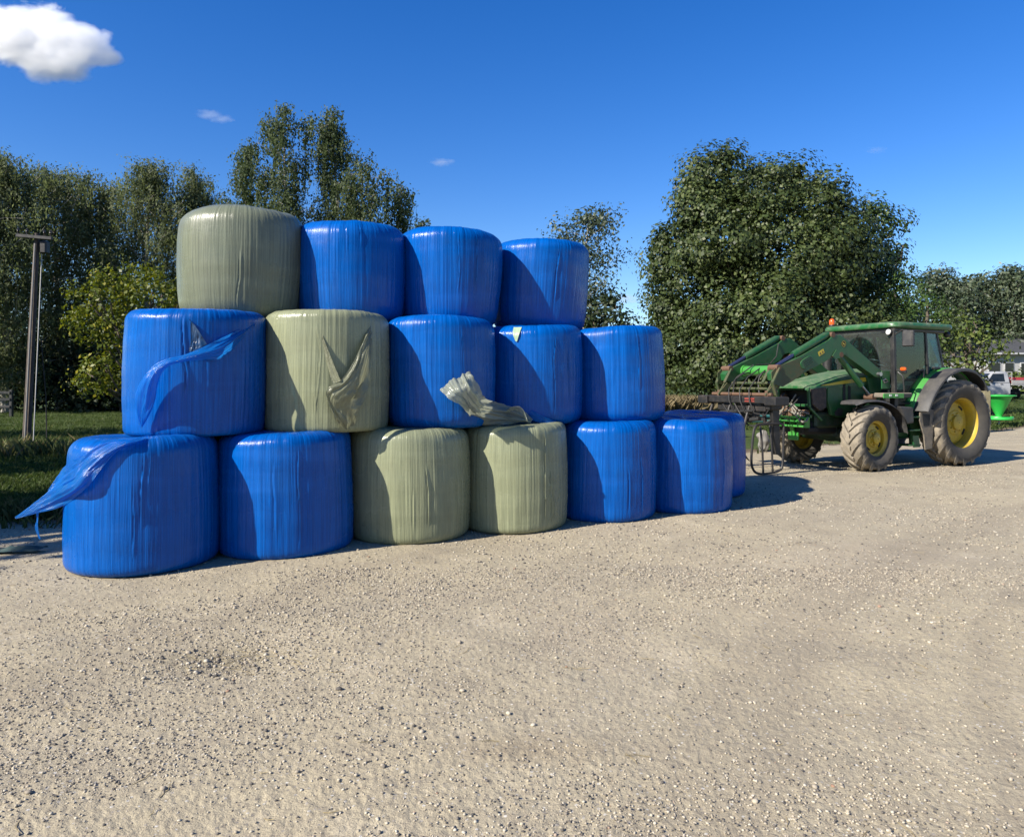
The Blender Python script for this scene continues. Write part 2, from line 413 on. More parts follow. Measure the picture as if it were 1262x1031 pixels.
vo = g.n('TexVoronoi', feature='F1', i_Scale=48., i_Randomness=1.); g.put(vo.inputs['Vector'], co)
cellr = g.n('SeparateColor', i_0=vo.outputs['Color'])
isst = g.math('MULTIPLY', g.math('GREATER_THAN', cellr.outputs[0], .80), g.math('LESS_THAN', vo.outputs['Distance'], .34))
stc = g.ramp(cellr.outputs[1], [(0, (.11, .10, .09)), (.35, (.27, .24, .20)), (.7, (.44, .41, .35)), (1, (.55, .53, .48))])
c = g.mix(g.math('MULTIPLY', isst, .8), c, stc)
# damp, dirty hollow in the yard
xyz = g.n('SeparateXYZ', i_0=co)
px_ = g.math('DIVIDE', g.math('ADD', xyz.outputs[0], 1.75), .42); py_ = g.math('DIVIDE', g.math('SUBTRACT', xyz.outputs[1], 4.4), .28)
pd = g.math('SQRT', g.math('ADD', g.math('MULTIPLY', px_, px_), g.math('MULTIPLY', py_, py_)))
pm = g.math('MULTIPLY', g.mapr(g.math('ADD', pd, g.math('MULTIPLY', n2, .9)), .6, 1.5, 1, 0), .6)
c = g.mix(pm, c, (.15, .13, .085))
qx = g.math('DIVIDE', g.math('SUBTRACT', xyz.outputs[0], .1), .55); qy = g.math('DIVIDE', g.math('SUBTRACT', xyz.outputs[1], 3.28), .2)
qd = g.math('SQRT', g.math('ADD', g.math('MULTIPLY', qx, qx), g.math('MULTIPLY', qy, qy)))
c = g.mix(g.math('MULTIPLY', g.mapr(g.math('ADD', qd, g.math('MULTIPLY', n2, 1.4)), .7, 1.7, 1, 0), .45), c, (.20, .155, .10))
gn = g.noise(co, 2.5, 5, .65); gn2 = g.noise(co, 14, 4, .7)
gc = g.ramp(gn, [(.25, (.022, .036, .009)), (.5, (.045, .072, .016)), (.75, (.085, .105, .03))]); gc = g.mix(g.mapr(gn2, .45, .7, 0, .6), gc, (.055, .06, .025))
ga_ = g.n('Attribute', attribute_name='grass').outputs['Fac']
soil = g.mix(g.mapr(gn2, .3, .7), (.075, .055, .038), (.15, .115, .08))
ns = g.math('ADD', ga_, g.mapr(gn2, .3, .7, -.15, .15))
c = g.mix(g.mapr(ns, .12, .42), c, soil); c = g.mix(g.mapr(ns, .55, .85), c, gc)
hb = g.math('ADD', g.math('MULTIPLY', n3, 1.0), g.math('ADD', g.math('MULTIPLY', n4, .35), g.math('MULTIPLY', isst, .35)))
ground = link('ground', me, g.end(g.pbsdf(c, .92, 0, .15, g.bump(hb, 1., .011))), smooth=True); kind(ground, 'structure')

# ------------------------------------------------------------------ loose stones on the yard (uncountable)
rng = np.random.default_rng(11)
ico_v = []
ph = (1 + 5 ** .5) / 2
ico_v = np.array([(-1, ph, 0), (1, ph, 0), (-1, -ph, 0), (1, -ph, 0), (0, -1, ph), (0, 1, ph), (0, -1, -ph), (0, 1, -ph), (ph, 0, -1), (ph, 0, 1), (-ph, 0, -1), (-ph, 0, 1)]) / math.hypot(1, ph)
ico_f = np.array([(0, 11, 5), (0, 5, 1), (0, 1, 7), (0, 7, 10), (0, 10, 11), (1, 5, 9), (5, 11, 4), (11, 10, 2), (10, 7, 6), (7, 1, 8), (3, 9, 4), (3, 4, 2), (3, 2, 6), (3, 6, 8), (3, 8, 9), (4, 9, 5), (2, 4, 11), (6, 2, 10), (8, 6, 7), (9, 8, 1)])
def stone_xy(n, y0, y1):
    Y = np.sqrt(rng.uniform(y0 ** 2, y1 ** 2, n)); X = rng.uniform(-.78, .78, n) * Y; return X, Y
sx, sy, sr = [], [], []
for n, y0, y1, r0, r1, p in ((5000, 2.1, 3.3, .0022, .0055, 1.6), (80000, 2.3, 6.5, .0024, .0075, 1.6), (52000, 5, 15, .004, .012, 1.7), (1200, 2.3, 13, .008, .015, 2.2), (36, 2.4, 12, .013, .021, 2)):
    x, y = stone_xy(n, y0, y1); r = r0 + (r1 - r0) * rng.uniform(0, 1, n) ** p
    keep = rng.uniform(0, 1, n) < np.clip(.45 + 1.6 * fbm(x * .8, y * .8, 21, 3), .12, 1)
    sx.append(x[keep]); sy.append(y[keep]); sr.append(r[keep])
for cx_, cy_, n, s_ in ((-1.72, 4.42, 300, .28), (-.45, 3.3, 90, .22), (1.9, 5.6, 160, .45), (.9, 3.9, 90, .35), (2.6, 5.0, 110, .4), (4.3, 8.3, 160, .7), (1.1, 6.8, 120, .5)):
    sx.append(rng.normal(cx_, s_, n)); sy.append(rng.normal(cy_, s_ * .8, n)); sr.append(.004 + .010 * rng.uniform(0, 1, n) ** 2.2)
sx = np.concatenate(sx); sy = np.concatenate(sy); sr = np.concatenate(sr)
ok = edge(sx, sy) < -.25; sx, sy, sr = sx[ok], sy[ok], sr[ok]; n = len(sx)
V = ico_v[None] * (1 + .28 * rng.uniform(-1, 1, (n, 12, 1)))
V = V * np.stack([rng.uniform(.75, 1.4, n), rng.uniform(.75, 1.2, n), rng.uniform(.5, .85, n)], 1)[:, None]
a = rng.uniform(0, 6.28, n); ca, sa = np.cos(a)[:, None], np.sin(a)[:, None]
V = np.stack([V[..., 0] * ca - V[..., 1] * sa, V[..., 0] * sa + V[..., 1] * ca, V[..., 2]], 2) * sr[:, None, None]
V = V + np.stack([sx, sy, ground_h(sx, sy) + sr * .38], 1)[:, None]
Fq = (ico_f[None] + 12 * np.arange(n)[:, None, None]).reshape(-1, 3)
g = N('pebble_stone'); rnd = g.n('NewGeometry').outputs['Random Per Island']
c = g.ramp(rnd, [(0, (.07, .065, .06)), (.2, (.16, .14, .115)), (.45, (.29, .25, .19)), (.8, (.40, .35, .265)), (.99, (.44, .40, .32)), (1, (.25, .15, .10))])
peb = link('gravel_stones', np_mesh('gravel_stones', V.reshape(-1, 3), Fq), g.end(g.pbsdf(c, .85, 0, .2, g.bump(g.noise(coord(g), 160, 2), .4, .003))))
kind(peb, 'stuff')
# straw and twigs trodden into the gravel (uncountable)
mb = MB(); rs = random.Random(4)
for k in range(150):
    if k < 45: x, y = rs.gauss(-1.6, .3), rs.gauss(4.45, .2)
    else:
        y = rs.uniform(2.6, 8); x = rs.uniform(-.7, .7) * y
        if edge(np.array([x]), np.array([y]))[0] > -.4: continue
    L = rs.uniform(.03, .13); a = rs.uniform(0, 6.28); z = float(ground_h(np.array([x]), np.array([y]))[0]) + .004
    p = [(x + t * L * math.cos(a + .5 * t), y + t * L * math.sin(a + .5 * t), z + .006 * math.sin(3 * t)) for t in (-.5, 0, .5)]
    mb.tube(p, .0016, 4)
kind(mb.build('straw_litter', paint('dry_straw', (.36, .29, .15), .8, (.15, .11, .07), .4, 20)), 'stuff')
# ------------------------------------------------------------------ wrapped bales
def bale_mesh(name, r, h, seed, rt=.15, rb=.17, taper=0., bulge=.02, lean=None, nu=460, creases=(), sag=.0, lump=.009, hollow=.02, ttilt=None):
    rg = np.random.default_rng(seed); cf2 = -math.pi / 2 + rg.uniform(-1.0, -.55)
    if lean is None: lean = (rg.uniform(-.02, .02), rg.uniform(-.01, .01))
    ta = rg.uniform(0, 6.28); tm = rg.uniform(.012, .034)
    prof = []                                             # (radius, z, u-amount of pleats)
    for t in np.linspace(0, 1, 9)[:-1]: prof.append((t * (r - rt), h - hollow * (1 - t) ** 2, .35 + .5 * t))
    for a in np.linspace(0, 90, 11): prof.append((r - rt + rt * math.sin(R(a)) ** .85, h - rt + rt * math.cos(R(a)) ** .85, 1.25 - .3 * a / 90))
    for t in np.linspace(0, 1, 26)[1:-1]: prof.append((r, (h - rt) * (1 - t) + rb * t, .95))
    for a in np.linspace(90, 0, 9): prof.append((r - rb + rb * math.sin(R(a)) ** .8, rb - rb * math.cos(R(a)) ** .8, .7))
    for t in np.linspace(1, 0, 4)[1:]: prof.append((t * (r - rb) + .001, 0, .2))
    P = np.array(prof); m = len(P)
    th = np.linspace(0, 2 * math.pi, nu + 1)[:-1]
    TH, RAD = np.meshgrid(th, P[:, 0]); Z = np.repeat(P[:, 1:2], nu, 1); AM = np.repeat(P[:, 2:3], nu, 1)
    s = np.concatenate([[0], np.cumsum(np.hypot(np.diff(P[:, 0]), np.diff(P[:, 1])))]); SS = np.repeat(s[:, None], nu, 1)
    zz = Z / h
    k = RAD / r
    u = TH * r
    per = 2 * math.pi * r
    def wn(f, fz, sd):                                    # noise that closes around the bale
        w = TH / (2 * math.pi); a = vnoise(u * f, SS * fz, sd); b = vnoise((u - per) * f, SS * fz, sd); return a * (1 - w) + b * w
    pl = .0046 * wn(32, .6, seed) + .0042 * wn(62, .9, seed + 1) + .0060 * wn(12, .5, seed + 2)
    low = lump * 2 * wn(1.6, 1.3, seed + 3) + lump * 1.2 * wn(.8, .5, seed + 4)
    band = .0012 * np.sin(SS * 2 * math.pi / .27 + 2 * wn(1, .1, seed + 5))
    dr = (pl * AM + low * np.minimum(1, k * 1.3) + band * (AM > .9))
    for (t0, za, zb, amp, wd, wob) in creases:
        c = t0 + wob * vnoise(SS * 4, SS * 0 + 3.3, seed + 31) + (SS - s[0]) * 0
        dd = (TH - c) * r
        dr = dr + amp * np.exp(-(dd / wd) ** 2) * sm((zz - za) / .1) * sm((zb - zz) / .1) * np.sign(np.sin(dd / wd * 2.2) + .6)
    rr = RAD + dr * np.clip(k, .0, 1)
    rr = rr * (1 + .040 * np.cos(2 * (TH - cf2)) + bulge * np.sin(np.pi * np.clip(zz, 0, 1)) - bulge * .5 + taper * (zz - .5))
    Zd = Z + (k < .9) * 0 + np.where(zz > .85, (lump * 1.6 * fbm(rr * np.cos(TH) * 2.2, rr * np.sin(TH) * 2.2, seed + 6, 3)), 0) + np.where(zz > .85, pl * 1.3 * (1 - .5 * k), 0)
    Zd = Zd + tm * sm((zz - .4) / .6) * np.cos(TH - ta) * k
    X = rr * np.cos(TH) + lean[0] * zz; Y = rr * np.sin(TH) + lean[1] * zz
    uv = np.stack([TH.ravel() * r, SS.ravel()], 1)
    return np_mesh(name, np.stack([X.ravel(), Y.ravel(), Zd.ravel()], 1), grid_quads(nu, m, True)[:, ::-1], uv)

ROW = 'plastic wrapped bales stacked in the yard'
BALES = {}
def bale(key, x, y, z0, r, h, colour, label, seed, **kw):
    me = bale_mesh('wrapped_bale', r, h, seed, **kw)
    o = link('wrapped_bale', me, M[colour + '_film'], smooth=True)
    o.location = (x, y, z0); o.rotation_euler.z = 0
    tag(o, label, 'bale', ROW); BALES[key] = (o, x, y, z0, r, h)
    return o
cf = -math.pi / 2                                        # the side that faces the yard
TWO = 2 * math.pi
def C(*a): return [(t % TWO, za, zb, am, wd, wo) for t, za, zb, am, wd, wo in a]
bale('b1', -3.36, 6.76, -.01, .615, 1.165, 'blue', 'blue bale at the left end of the bottom row with a blue film tail blowing', 1, rt=.17, rb=.105, taper=-.05, bulge=.03, creases=C((cf + .42, .35, .93, .010, .012, .10), (cf + .33, .1, .7, .007, .010, .12), (cf + .50, .5, .95, .006, .01, .08)))
bale('b2', -2.25, 7.36, -.01, .628, 1.175, 'blue', 'scuffed blue bale in the bottom row, left neighbour of the two pale green ones', 2, rt=.14, rb=.105, taper=-.02, creases=C((cf + .5, .1, .9, .007, .012, .1), (cf + .15, .2, .8, .005, .02, .1)))
bale('b3', -1.10, 8.0, -.01, .632, 1.165, 'green', 'pale green bale in the bottom row with nothing on its top', 3, rt=.15, rb=.105, taper=-.01, bulge=.035, creases=C((cf + .45, .15, .7, .010, .012, .16), (cf + .2, .1, .5, .006, .02, .1)))
bale('b4', .02, 8.53, -.01, .62, 1.175, 'green', 'pale green bale in the bottom row with torn clear film sticking up on its top', 4, rt=.12, rb=.105, taper=-.02, bulge=.03, creases=C((cf + .58, .1, .95, .013, .010, .06), (cf + .68, .05, .6, .012, .008, .2), (cf + .75, .05, .55, .009, .008, .2)))
bale('b5', 1.158, 9.15, -.01, .62, 1.18, 'blue', 'blue bale in the bottom row just right of the two pale green ones', 5, rt=.15, rb=.105, taper=-.03, bulge=.03, creases=C((cf + .62, .05, .7, .010, .010, .08), (cf + .3, .1, .6, .006, .02, .1)))
bale('b6', 2.245, 9.68, -.01, .62, 1.185, 'blue', 'blue bale at the far right end of the front bottom row, next to the tractor', 6, rt=.15, rb=.105, taper=-.02, bulge=.03, creases=C((cf + .7, .05, .8, .007, .010, .06),))
bale('m1', -3.07, 7.19, 1.14, .624, 1.18, 'blue', 'blue bale with a torn film strip sweeping across its front, middle row', 7, rt=.13, rb=.07, taper=.0, bulge=.03, creases=C((cf + .25, .3, .95, .012, .02, .1), (cf + .62, .5, .95, .008, .01, .1)))
bale('m2', -1.933, 7.71, 1.14, .62, 1.185, 'green', 'pale green bale in the middle row, its wrap torn open in a V', 8, rt=.12, rb=.07, bulge=.02, creases=C((cf + .1, .1, .9, .006, .01, .1),))
bale('m3', -.802, 8.30, 1.14, .612, 1.185, 'blue', 'blue bale in the middle row directly right of the torn pale green bale', 9, rt=.15, rb=.15, bulge=.025, creases=C((cf + .5, .2, .9, .006, .01, .1),))
bale('m4', .254, 9.03, 1.14, .617, 1.175, 'blue', 'blue bale in the middle row with a pale green tape patch near its top edge', 10, rt=.15, rb=.16, bulge=.03, creases=C((cf + .4, .1, .9, .010, .012, .1), (cf + .75, .2, .8, .008, .01, .1)))
bale('m5', 1.336, 9.52, 1.14, .612, 1.185, 'blue', 'blue bale at the right end of the middle row, above the two last bottom bales', 11, rt=.13, rb=.16, taper=-.04, bulge=.03, creases=C((cf + .35, .3, .95, .008, .012, .1),))
bale('t1', -2.90, 7.93, 2.27, .605, 1.17, 'grey_green', 'grey green bale on the top row, the only top bale that is not blue', 12, rt=.21, rb=.2, bulge=.06, taper=.05, lump=.02, creases=C((cf + .3, .05, .6, .008, .015, .1),))
bale('t2', -1.815, 8.36, 2.27, .60, 1.11, 'blue', 'blue bale on the top row directly right of the grey green bale', 13, rt=.19, rb=.18, bulge=.05, taper=.04, lump=.014, creases=C((cf + .35, .7, 1, .008, .01, .1), (cf + .1, .6, 1, .006, .01, .1)))
bale('t3', -.745, 8.82, 2.27, .60, 1.12, 'blue', 'narrow based blue bale on the top row between two other blue bales', 14, rt=.18, rb=.2, taper=.07, bulge=.04, lump=.014, creases=C((cf + .62, .4, 1, .010, .01, .05), (cf + .25, .3, .95, .006, .01, .1)))
bale('t4', .33, 9.5, 2.27, .60, 1.13, 'blue', 'slightly tilted blue bale at the right end of the top row', 15, rt=.16, rb=.18, taper=.06, bulge=.03, lump=.014, creases=C((cf + .3, .3, .9, .010, .012, .2), (cf + .55, .8, 1, .012, .015, .1)))
bale('r1', 2.80, 10.9, -.01, .615, 1.20, 'blue', 'blue bale in the row behind, peeping out beyond the right end of the stack', 16, rt=.14, rb=.105, bulge=.03)
# the rest of the second row, hidden behind the front one, that carries the set-back top row
hid = bale_mesh('wrapped_bale', .61, 1.17, 17, nu=160)
for k in range(9):
    o = link('wrapped_bale', hid, None if k else M['blue_film'], smooth=True)
    if k < 5: o.location = (2.80 - 1.13 * (k + 1), 10.9 - .6 * (k + 1), -.01)
    else:
        q = BALES['m%d' % (k - 4)]; o.location = (q[1] + .54, q[2] + 1.16, 1.14)
    tag(o, 'blue bale of the second row, hidden behind the front of the stack', 'bale', 'bales hidden behind the front row')

from mathutils.bvhtree import BVHTree
_bvh = {}
def on_bale(key, px, py, off):
    """the point where the sight line meets the bale's side, off metres proud of it"""
    o, x, y, z0, r, h = BALES[key]; dx = (px - CX) / F; rr = r + off
    if key not in _bvh: _bvh[key] = BVHTree.FromPolygons([v.co for v in o.data.vertices], [p.vertices for p in o.data.polygons])
    ey = Vector((0, 0, EYE)) - o.location; ry = Vector((dx, 1, (HY - py) / F)).normalized(); hit = _bvh[key].ray_cast(ey, ry)
    if hit[0] is not None:                               # straight in front of the surface, along the sight line
        q = hit[0] + o.location; n_ = Vector((q.x - x, q.y - y, 0)).normalized(); cs = max(.35, abs(n_.dot(ry)))
        q = q - ry * (off / cs); return (q.x, q.y, q.z)
    a = dx * dx + 1; b = -2 * (dx * x + y); c = x * x + y * y - rr * rr; D = b * b - 4 * a * c
    Y = (-b - math.sqrt(max(D, 0))) / (2 * a)
    return (dx * Y, Y, EYE + (HY - py) / F * Y)
def at3(px, py, Y): return (at(px, Y), Y, zat(py, Y))

def catmull(P, n):
    P = np.asarray(P, float); P = np.vstack([2 * P[0] - P[1], P, 2 * P[-1] - P[-2]]); m = len(P) - 3
    t = np.linspace(0, m - 1e-6, n); i = t.astype(int); f = (t - i)[:, None]
    p0, p1, p2, p3 = P[i], P[i + 1], P[i + 2], P[i + 3]
    return .5 * (2 * p1 + (p2 - p0) * f + (2 * p0 - 5 * p1 + 4 * p2 - p3) * f ** 2 + (3 * p1 - p0 - 3 * p2 + p3) * f ** 3)
def flap(name, rows, mat, parent, seed, amp=.012, nu=110, nv=26, label=None, fold=5.):
    """a loose sheet of film lofted through edge lines (each the same way round), with folds running along it"""
    L = np.stack([catmull(r, nu) for r in rows])            # rows x nu x 3
    G = np.stack([catmull(L[:, i], nv) for i in range(nu)], 1)   # nv x nu x 3
    du = np.gradient(G, axis=1); dv = np.gradient(G, axis=0); nn = np.cross(du, dv); nn /= np.linalg.norm(nn, axis=2, keepdims=True) + 1e-9
    U, Vv = np.meshgrid(np.linspace(0, 1, nu), np.linspace(0, 1, nv))
    w = np.linalg.norm(G[-1] - G[0], axis=1)[None] / .15
    dsp = amp * (vnoise(U * 3, Vv * fold, seed) * 1.6 + vnoise(U * 7 + Vv * 2, Vv * fold * 2.1, seed + 1) + .5 * vnoise(U * 22, Vv * 9, seed + 2)) * np.clip(w, .15, 1.3)
    G = G + nn * dsp[..., None]
    G = G - np.array(parent.location)
    uv = np.stack([U.ravel() * 1.0, Vv.ravel()], 1)
    o = link(name, np_mesh(name, G.reshape(-1, 3), grid_quads(nu, nv), uv), mat, parent, True)
    if label: o['label'] = label
    return o
B = {k: v[0] for k, v in BALES.items()}
for k_, rx_, ry_ in (('t4', .8, 2.6), ('t3', .5, .8), ('t2', -.6, -1.0), ('m5', .5, -1.0), ('b6', 0, .6)): B[k_].rotation_euler = (R(rx_), R(ry_), 0)
ob = on_bale
# tail of film blowing off the first bale
b = B['b1']
flap('loose_film', [
    [at3(186, 536, 6.6), ob('b1', 160, 541, .03), ob('b1', 128, 546, .07), ob('b1', 101, 565, .06), at3(80, 586, 6.36), at3(60, 606, 6.36), at3(38, 623, 6.36), at3(18, 637, 6.36)],
    [at3(187, 537, 6.5), ob('b1', 170, 543, .05), ob('b1', 138, 553, .06), ob('b1', 108, 577, .08), ob('b1', 89, 600, .08), at3(66, 613, 6.30), at3(42, 627, 6.33), at3(19, 638, 6.36)],
    [at3(188, 538, 6.45), ob('b1', 180, 541, .03), ob('b1', 152, 550, .03), ob('b1', 126, 576, .05), ob('b1', 106, 602, .06), at3(76, 624, 6.30), at3(46, 632, 6.33), at3(20, 639, 6.36)]],
    M['blue_loose'], b, 41, .016, label='loose tail of thin lighter blue film')
flap('loose_film', [
    [ob('b1', 125, 546, .03), ob('b1', 100, 562, .03), at3(80, 574, 6.45), at3(68, 590, 6.45), at3(59, 604, 6.42)],
    [ob('b1', 128, 552, .04), ob('b1', 102, 574, .05), ob('b1', 90, 590, .06), at3(74, 600, 6.38), at3(60, 606, 6.4)]], M['blue_loose'], b, 43, .012, 60, 14)
flap('loose_film', [
    [at3(44, 628, 6.38), at3(45, 640, 6.37), at3(43, 650, 6.37), at3(48, 664, 6.36)], [at3(48, 629, 6.38), at3(47, 640, 6.36), at3(47, 651, 6.37), at3(50, 664, 6.36)]], M['blue_loose'], b, 44, .006, 40, 6)
# strip sweeping across the front of the left middle bale
b = B['m1']
flap('torn_film', [
    [ob('m1', 313, 396, .003), ob('m1', 276, 416, .03), ob('m1', 250, 428, .05), ob('m1', 226, 437, .06), ob('m1', 203, 443, .08), ob('m1', 186, 453, .10), ob('m1', 173, 470, .11), ob('m1', 166, 490, .10), ob('m1', 168, 508, .08), ob('m1', 173, 526, .05)],
    [ob('m1', 314, 399, .003), ob('m1', 276, 426, .07), ob('m1', 250, 436, .10), ob('m1', 227, 441, .12), ob('m1', 206, 447, .15), ob('m1', 192, 457, .16), ob('m1', 184, 474, .16), ob('m1', 180, 494, .13), ob('m1', 176, 510, .10), ob('m1', 174, 526, .055)],
    [ob('m1', 314, 402, .003), ob('m1', 278, 438, .02), ob('m1', 254, 443, .06), ob('m1', 230, 445, .09), ob('m1', 211, 449, .12), ob('m1', 199, 459, .12), ob('m1', 194, 476, .11), ob('m1', 191, 494, .09), ob('m1', 184, 512, .07), ob('m1', 175, 527, .05)]],
    M['blue_loose'], b, 51, .016, 150, 30, label='torn strip of blue film hanging across the front', fold=6)
flap('torn_film', [
    [ob('m1', 232, 392, .012), ob('m1', 243, 405, .03), ob('m1', 255, 424, .04)], [ob('m1', 236, 396, .004), ob('m1', 240, 418, .01), ob('m1', 240, 432, .02)], [ob('m1', 235, 398, .003), ob('m1', 235, 420, .006), ob('m1', 233, 433, .01)]], paint('dark_exposed_film', (.008, .05, .14), .3, (.05, .08, .12), .4, 20), b, 52, .010, 40, 20, label='dark under-layer showing through the tear')
# torn V in the middle green bale
b = B['m2']
flap('torn_film', [
    [ob('m2', 457, 400, .004), ob('m2', 446, 424, .05), ob('m2', 433, 450, .07), ob('m2', 420, 468, .08), ob('m2', 406, 476, .09), ob('m2', 402, 488, .07), ob('m2', 411, 512, .05), ob('m2', 420, 528, .01)],
    [ob('m2', 457, 410, .003), ob('m2', 450, 434, .07), ob('m2', 440, 462, .09), ob('m2', 430, 478, .10), ob('m2', 417, 490, .08), ob('m2', 414, 502, .055), ob('m2', 422, 518, .04), ob('m2', 427, 529, .005)],
    [ob('m2', 458, 420, .002), ob('m2', 456, 446, .015), ob('m2', 454, 470, .03), ob('m2', 450, 490, .04), ob('m2', 444, 502, .06), ob('m2', 440, 512, .06), ob('m2', 438, 522, .015), ob('m2', 432, 529, .003)]],
    M['green_loose'], b, 61, .013, 120, 30, label='gathered pale green film torn loose on the front', fold=6)
flap('torn_film', [
    [ob('m2', 397, 412, .003), ob('m2', 407, 438, .035), ob('m2', 420, 469, .10)], [ob('m2', 397, 414, .002), ob('m2', 405, 441, .022), ob('m2', 416, 471, .085)], [ob('m2', 397, 416, .002), ob('m2', 402, 445, .006), ob('m2', 411, 475, .07)]], M['green_loose'], b, 62, .008, 50, 14)
def at4(px, py, Y): return at3(px, py, Y + .11)
# clear film standing up on the second green bale
b = B['b4']
flap('torn_film', [
    [at4(579, 457, 7.50), at4(584, 469, 7.52), at4(590, 481, 7.56), at4(598, 491, 7.68), at4(618, 497, 8.08), at4(638, 504, 8.22), at4(656, 517, 8.25)],
    [at4(570, 461, 7.50), at4(576, 474, 7.38), at4(583, 487, 7.42), at4(593, 499, 7.62), at4(612, 504, 7.9), at4(634, 509, 8.15), at4(655, 519, 8.2)],
    [at4(559, 468, 7.46), at4(567, 482, 7.34), at4(575, 492, 7.46), at4(587, 507, 7.64), at4(606, 512, 7.86), at4(630, 515, 8.10), at4(654, 520, 8.18)],
    [at4(543, 481, 7.48), at4(557, 491, 7.42), at4(568, 498, 7.50), at4(577, 508, 7.66), at4(588, 525, 7.93), at4(618, 523, 8.03), at4(652, 520, 8.2)]],
    M['clear_loose'], b, 71, .026, 150, 80, label='torn translucent film standing up on the bale top', fold=9)
flap('torn_film', [
    [at4(628, 503, 8.0), at4(638, 500, 8.05), at4(646, 506, 8.08), at4(650, 518, 8.1)], [at4(622, 508, 8.05), at4(634, 506, 8.1), at4(644, 511, 8.12), at4(648, 520, 8.15)]], M['clear_loose'], b, 72, .015, 40, 14)
# patch of tape near the top of a blue bale
b = B['m4']
flap('tape_patch', [[ob('m4', 633, 403, .02), ob('m4', 632, 411, .02), ob('m4', 635, 420, .016)], [ob('m4', 643, 403, .02), ob('m4', 640, 411, .022), ob('m4', 637, 421, .016)]], paint('pale_tape', (.38, .52, .33), .35, (.3, .3, .22), .2), b, 81, .004, 20, 10, label='pale green tape patch near the top edge')
flap('loose_film', [[ob('m4', 655, 505, .02), ob('m4', 672, 514, .05), ob('m4', 690, 521, .03)], [ob('m4', 650, 516, .03), ob('m4', 668, 521, .09), ob('m4', 688, 523, .04)]], M['blue_loose'], b, 82, .01, 40, 10)
# scrap of net on the ground at the left
V = []; 
U, Vv = np.meshgrid(np.linspace(0, 1, 60), np.linspace(0, 1, 24))
x0, y0 = -5.25, 7.0
gx_ = x0 + .75 * U; gy_ = y0 + .16 * (Vv - .5) + .1 * U + .03 * vnoise(U * 6, Vv * 0, 5)
gz_ = .012 + .05 * (1 - (2 * Vv - 1) ** 2) * (.5 + vnoise(U * 8, Vv * 3, 91)) + .01 * vnoise(U * 22, Vv * 9, 92) + .02
gz_ = gz_ + ground_h(gx_.ravel(), gy_.ravel(), False).reshape(gx_.shape)
o = link('net_scrap', np_mesh('net_scrap', np.stack([gx_.ravel(), gy_.ravel(), gz_.ravel()], 1), grid_quads(60, 24), np.stack([U.ravel(), Vv.ravel()], 1)), paint('teal_net', (.02, .075, .075), .75, (.1, .1, .08), .4, 25), smooth=True)
tag(o, 'crumpled dark teal scrap of netting lying on the gravel at the left', 'netting')
# ------------------------------------------------------------------ trees
LEAF = {
 'poplar': leafmat('broad_dark_leaves', [(0, (.015, .026, .007)), (.35, (.040, .060, .014)), (.7, (.072, .097, .026)), (.95, (.10, .122, .040)), (1, (.13, .14, .06))], .5, .18, .3),
 'poplar2': leafmat('broad_green_leaves', [(0, (.016, .034, .008)), (.4, (.036, .068, .014)), (.8, (.062, .100, .022)), (1, (.10, .13, .04))], .45, .2, .45),
 'willow': leafmat('grey_green_leaves', [(0, (.045, .060, .027)), (.4, (.118, .142, .068)), (.8, (.178, .205, .103)), (1, (.22, .235, .14))], .6, .48, .2),
 'birch': leafmat('small_birch_leaves', [(0, (.026, .042, .017)), (.4, (.068, .094, .038)), (.8, (.112, .142, .060)), (1, (.15, .175, .09))], .6, .35, .2),
 'gold': leafmat('yellow_green_leaves', [(0, (.045, .065, .006)), (.4, (.085, .120, .010)), (.8, (.165, .18, .014)), (1, (.32, .27, .02))], .5, .35, .35),
 'gum': leafmat('blue_green_leaves', [(0, (.022, .036, .018)), (.4, (.05, .072, .036)), (.8, (.085, .11, .055)), (1, (.14, .16, .09))], .5, .2, .4),
 'conifer': leafmat('light_green_sprays', [(0, (.02, .045, .008)), (.5, (.05, .095, .016)), (1, (.09, .145, .03))], .6, .25, .3),
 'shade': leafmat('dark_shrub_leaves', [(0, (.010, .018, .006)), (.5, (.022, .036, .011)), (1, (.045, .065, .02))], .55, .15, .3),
 'hedge': leafmat('hedge_leaves', [(0, (.035, .055, .010)), (.5, (.075, .11, .02)), (1, (.13, .15, .035))], .55, .25, .3),
 'wheat': leafmat('dry_grass', [(0, (.08, .06, .03)), (.5, (.17, .135, .07)), (1, (.27, .22, .13))], .7, .25, .2),
}
def leaf_quads(P, Nn, size, aspect, rg, droop=0.):
    n = len(P); T = rg.normal(size=(n, 3))
    if droop: T = T * (1 - droop) + np.array([0, 0, -1.]) * droop * 1.6
    Nn = Nn / (np.linalg.norm(Nn, axis=1, keepdims=True) + 1e-9)
    T = T - Nn * (T * Nn).sum(1, keepdims=True); T /= np.linalg.norm(T, axis=1, keepdims=True) + 1e-9
    Bv = np.cross(Nn, T); L = (size * rg.uniform(.45, 1.45, n))[:, None]; Wd = L * aspect
    fold = Nn * Wd * rg.uniform(-.25, .25, n)[:, None]
    V = np.stack([P - T * L * .5, P + Bv * Wd * .5 + fold, P + T * L * .5, P - Bv * Wd * .5 + fold], 1)
    return V.reshape(-1, 3)
def leaf_obj(name, V, mat, parent):
    n = len(V) // 4
    return link(name, np_mesh(name, V, np.arange(n * 4).reshape(n, 4)), mat, parent)
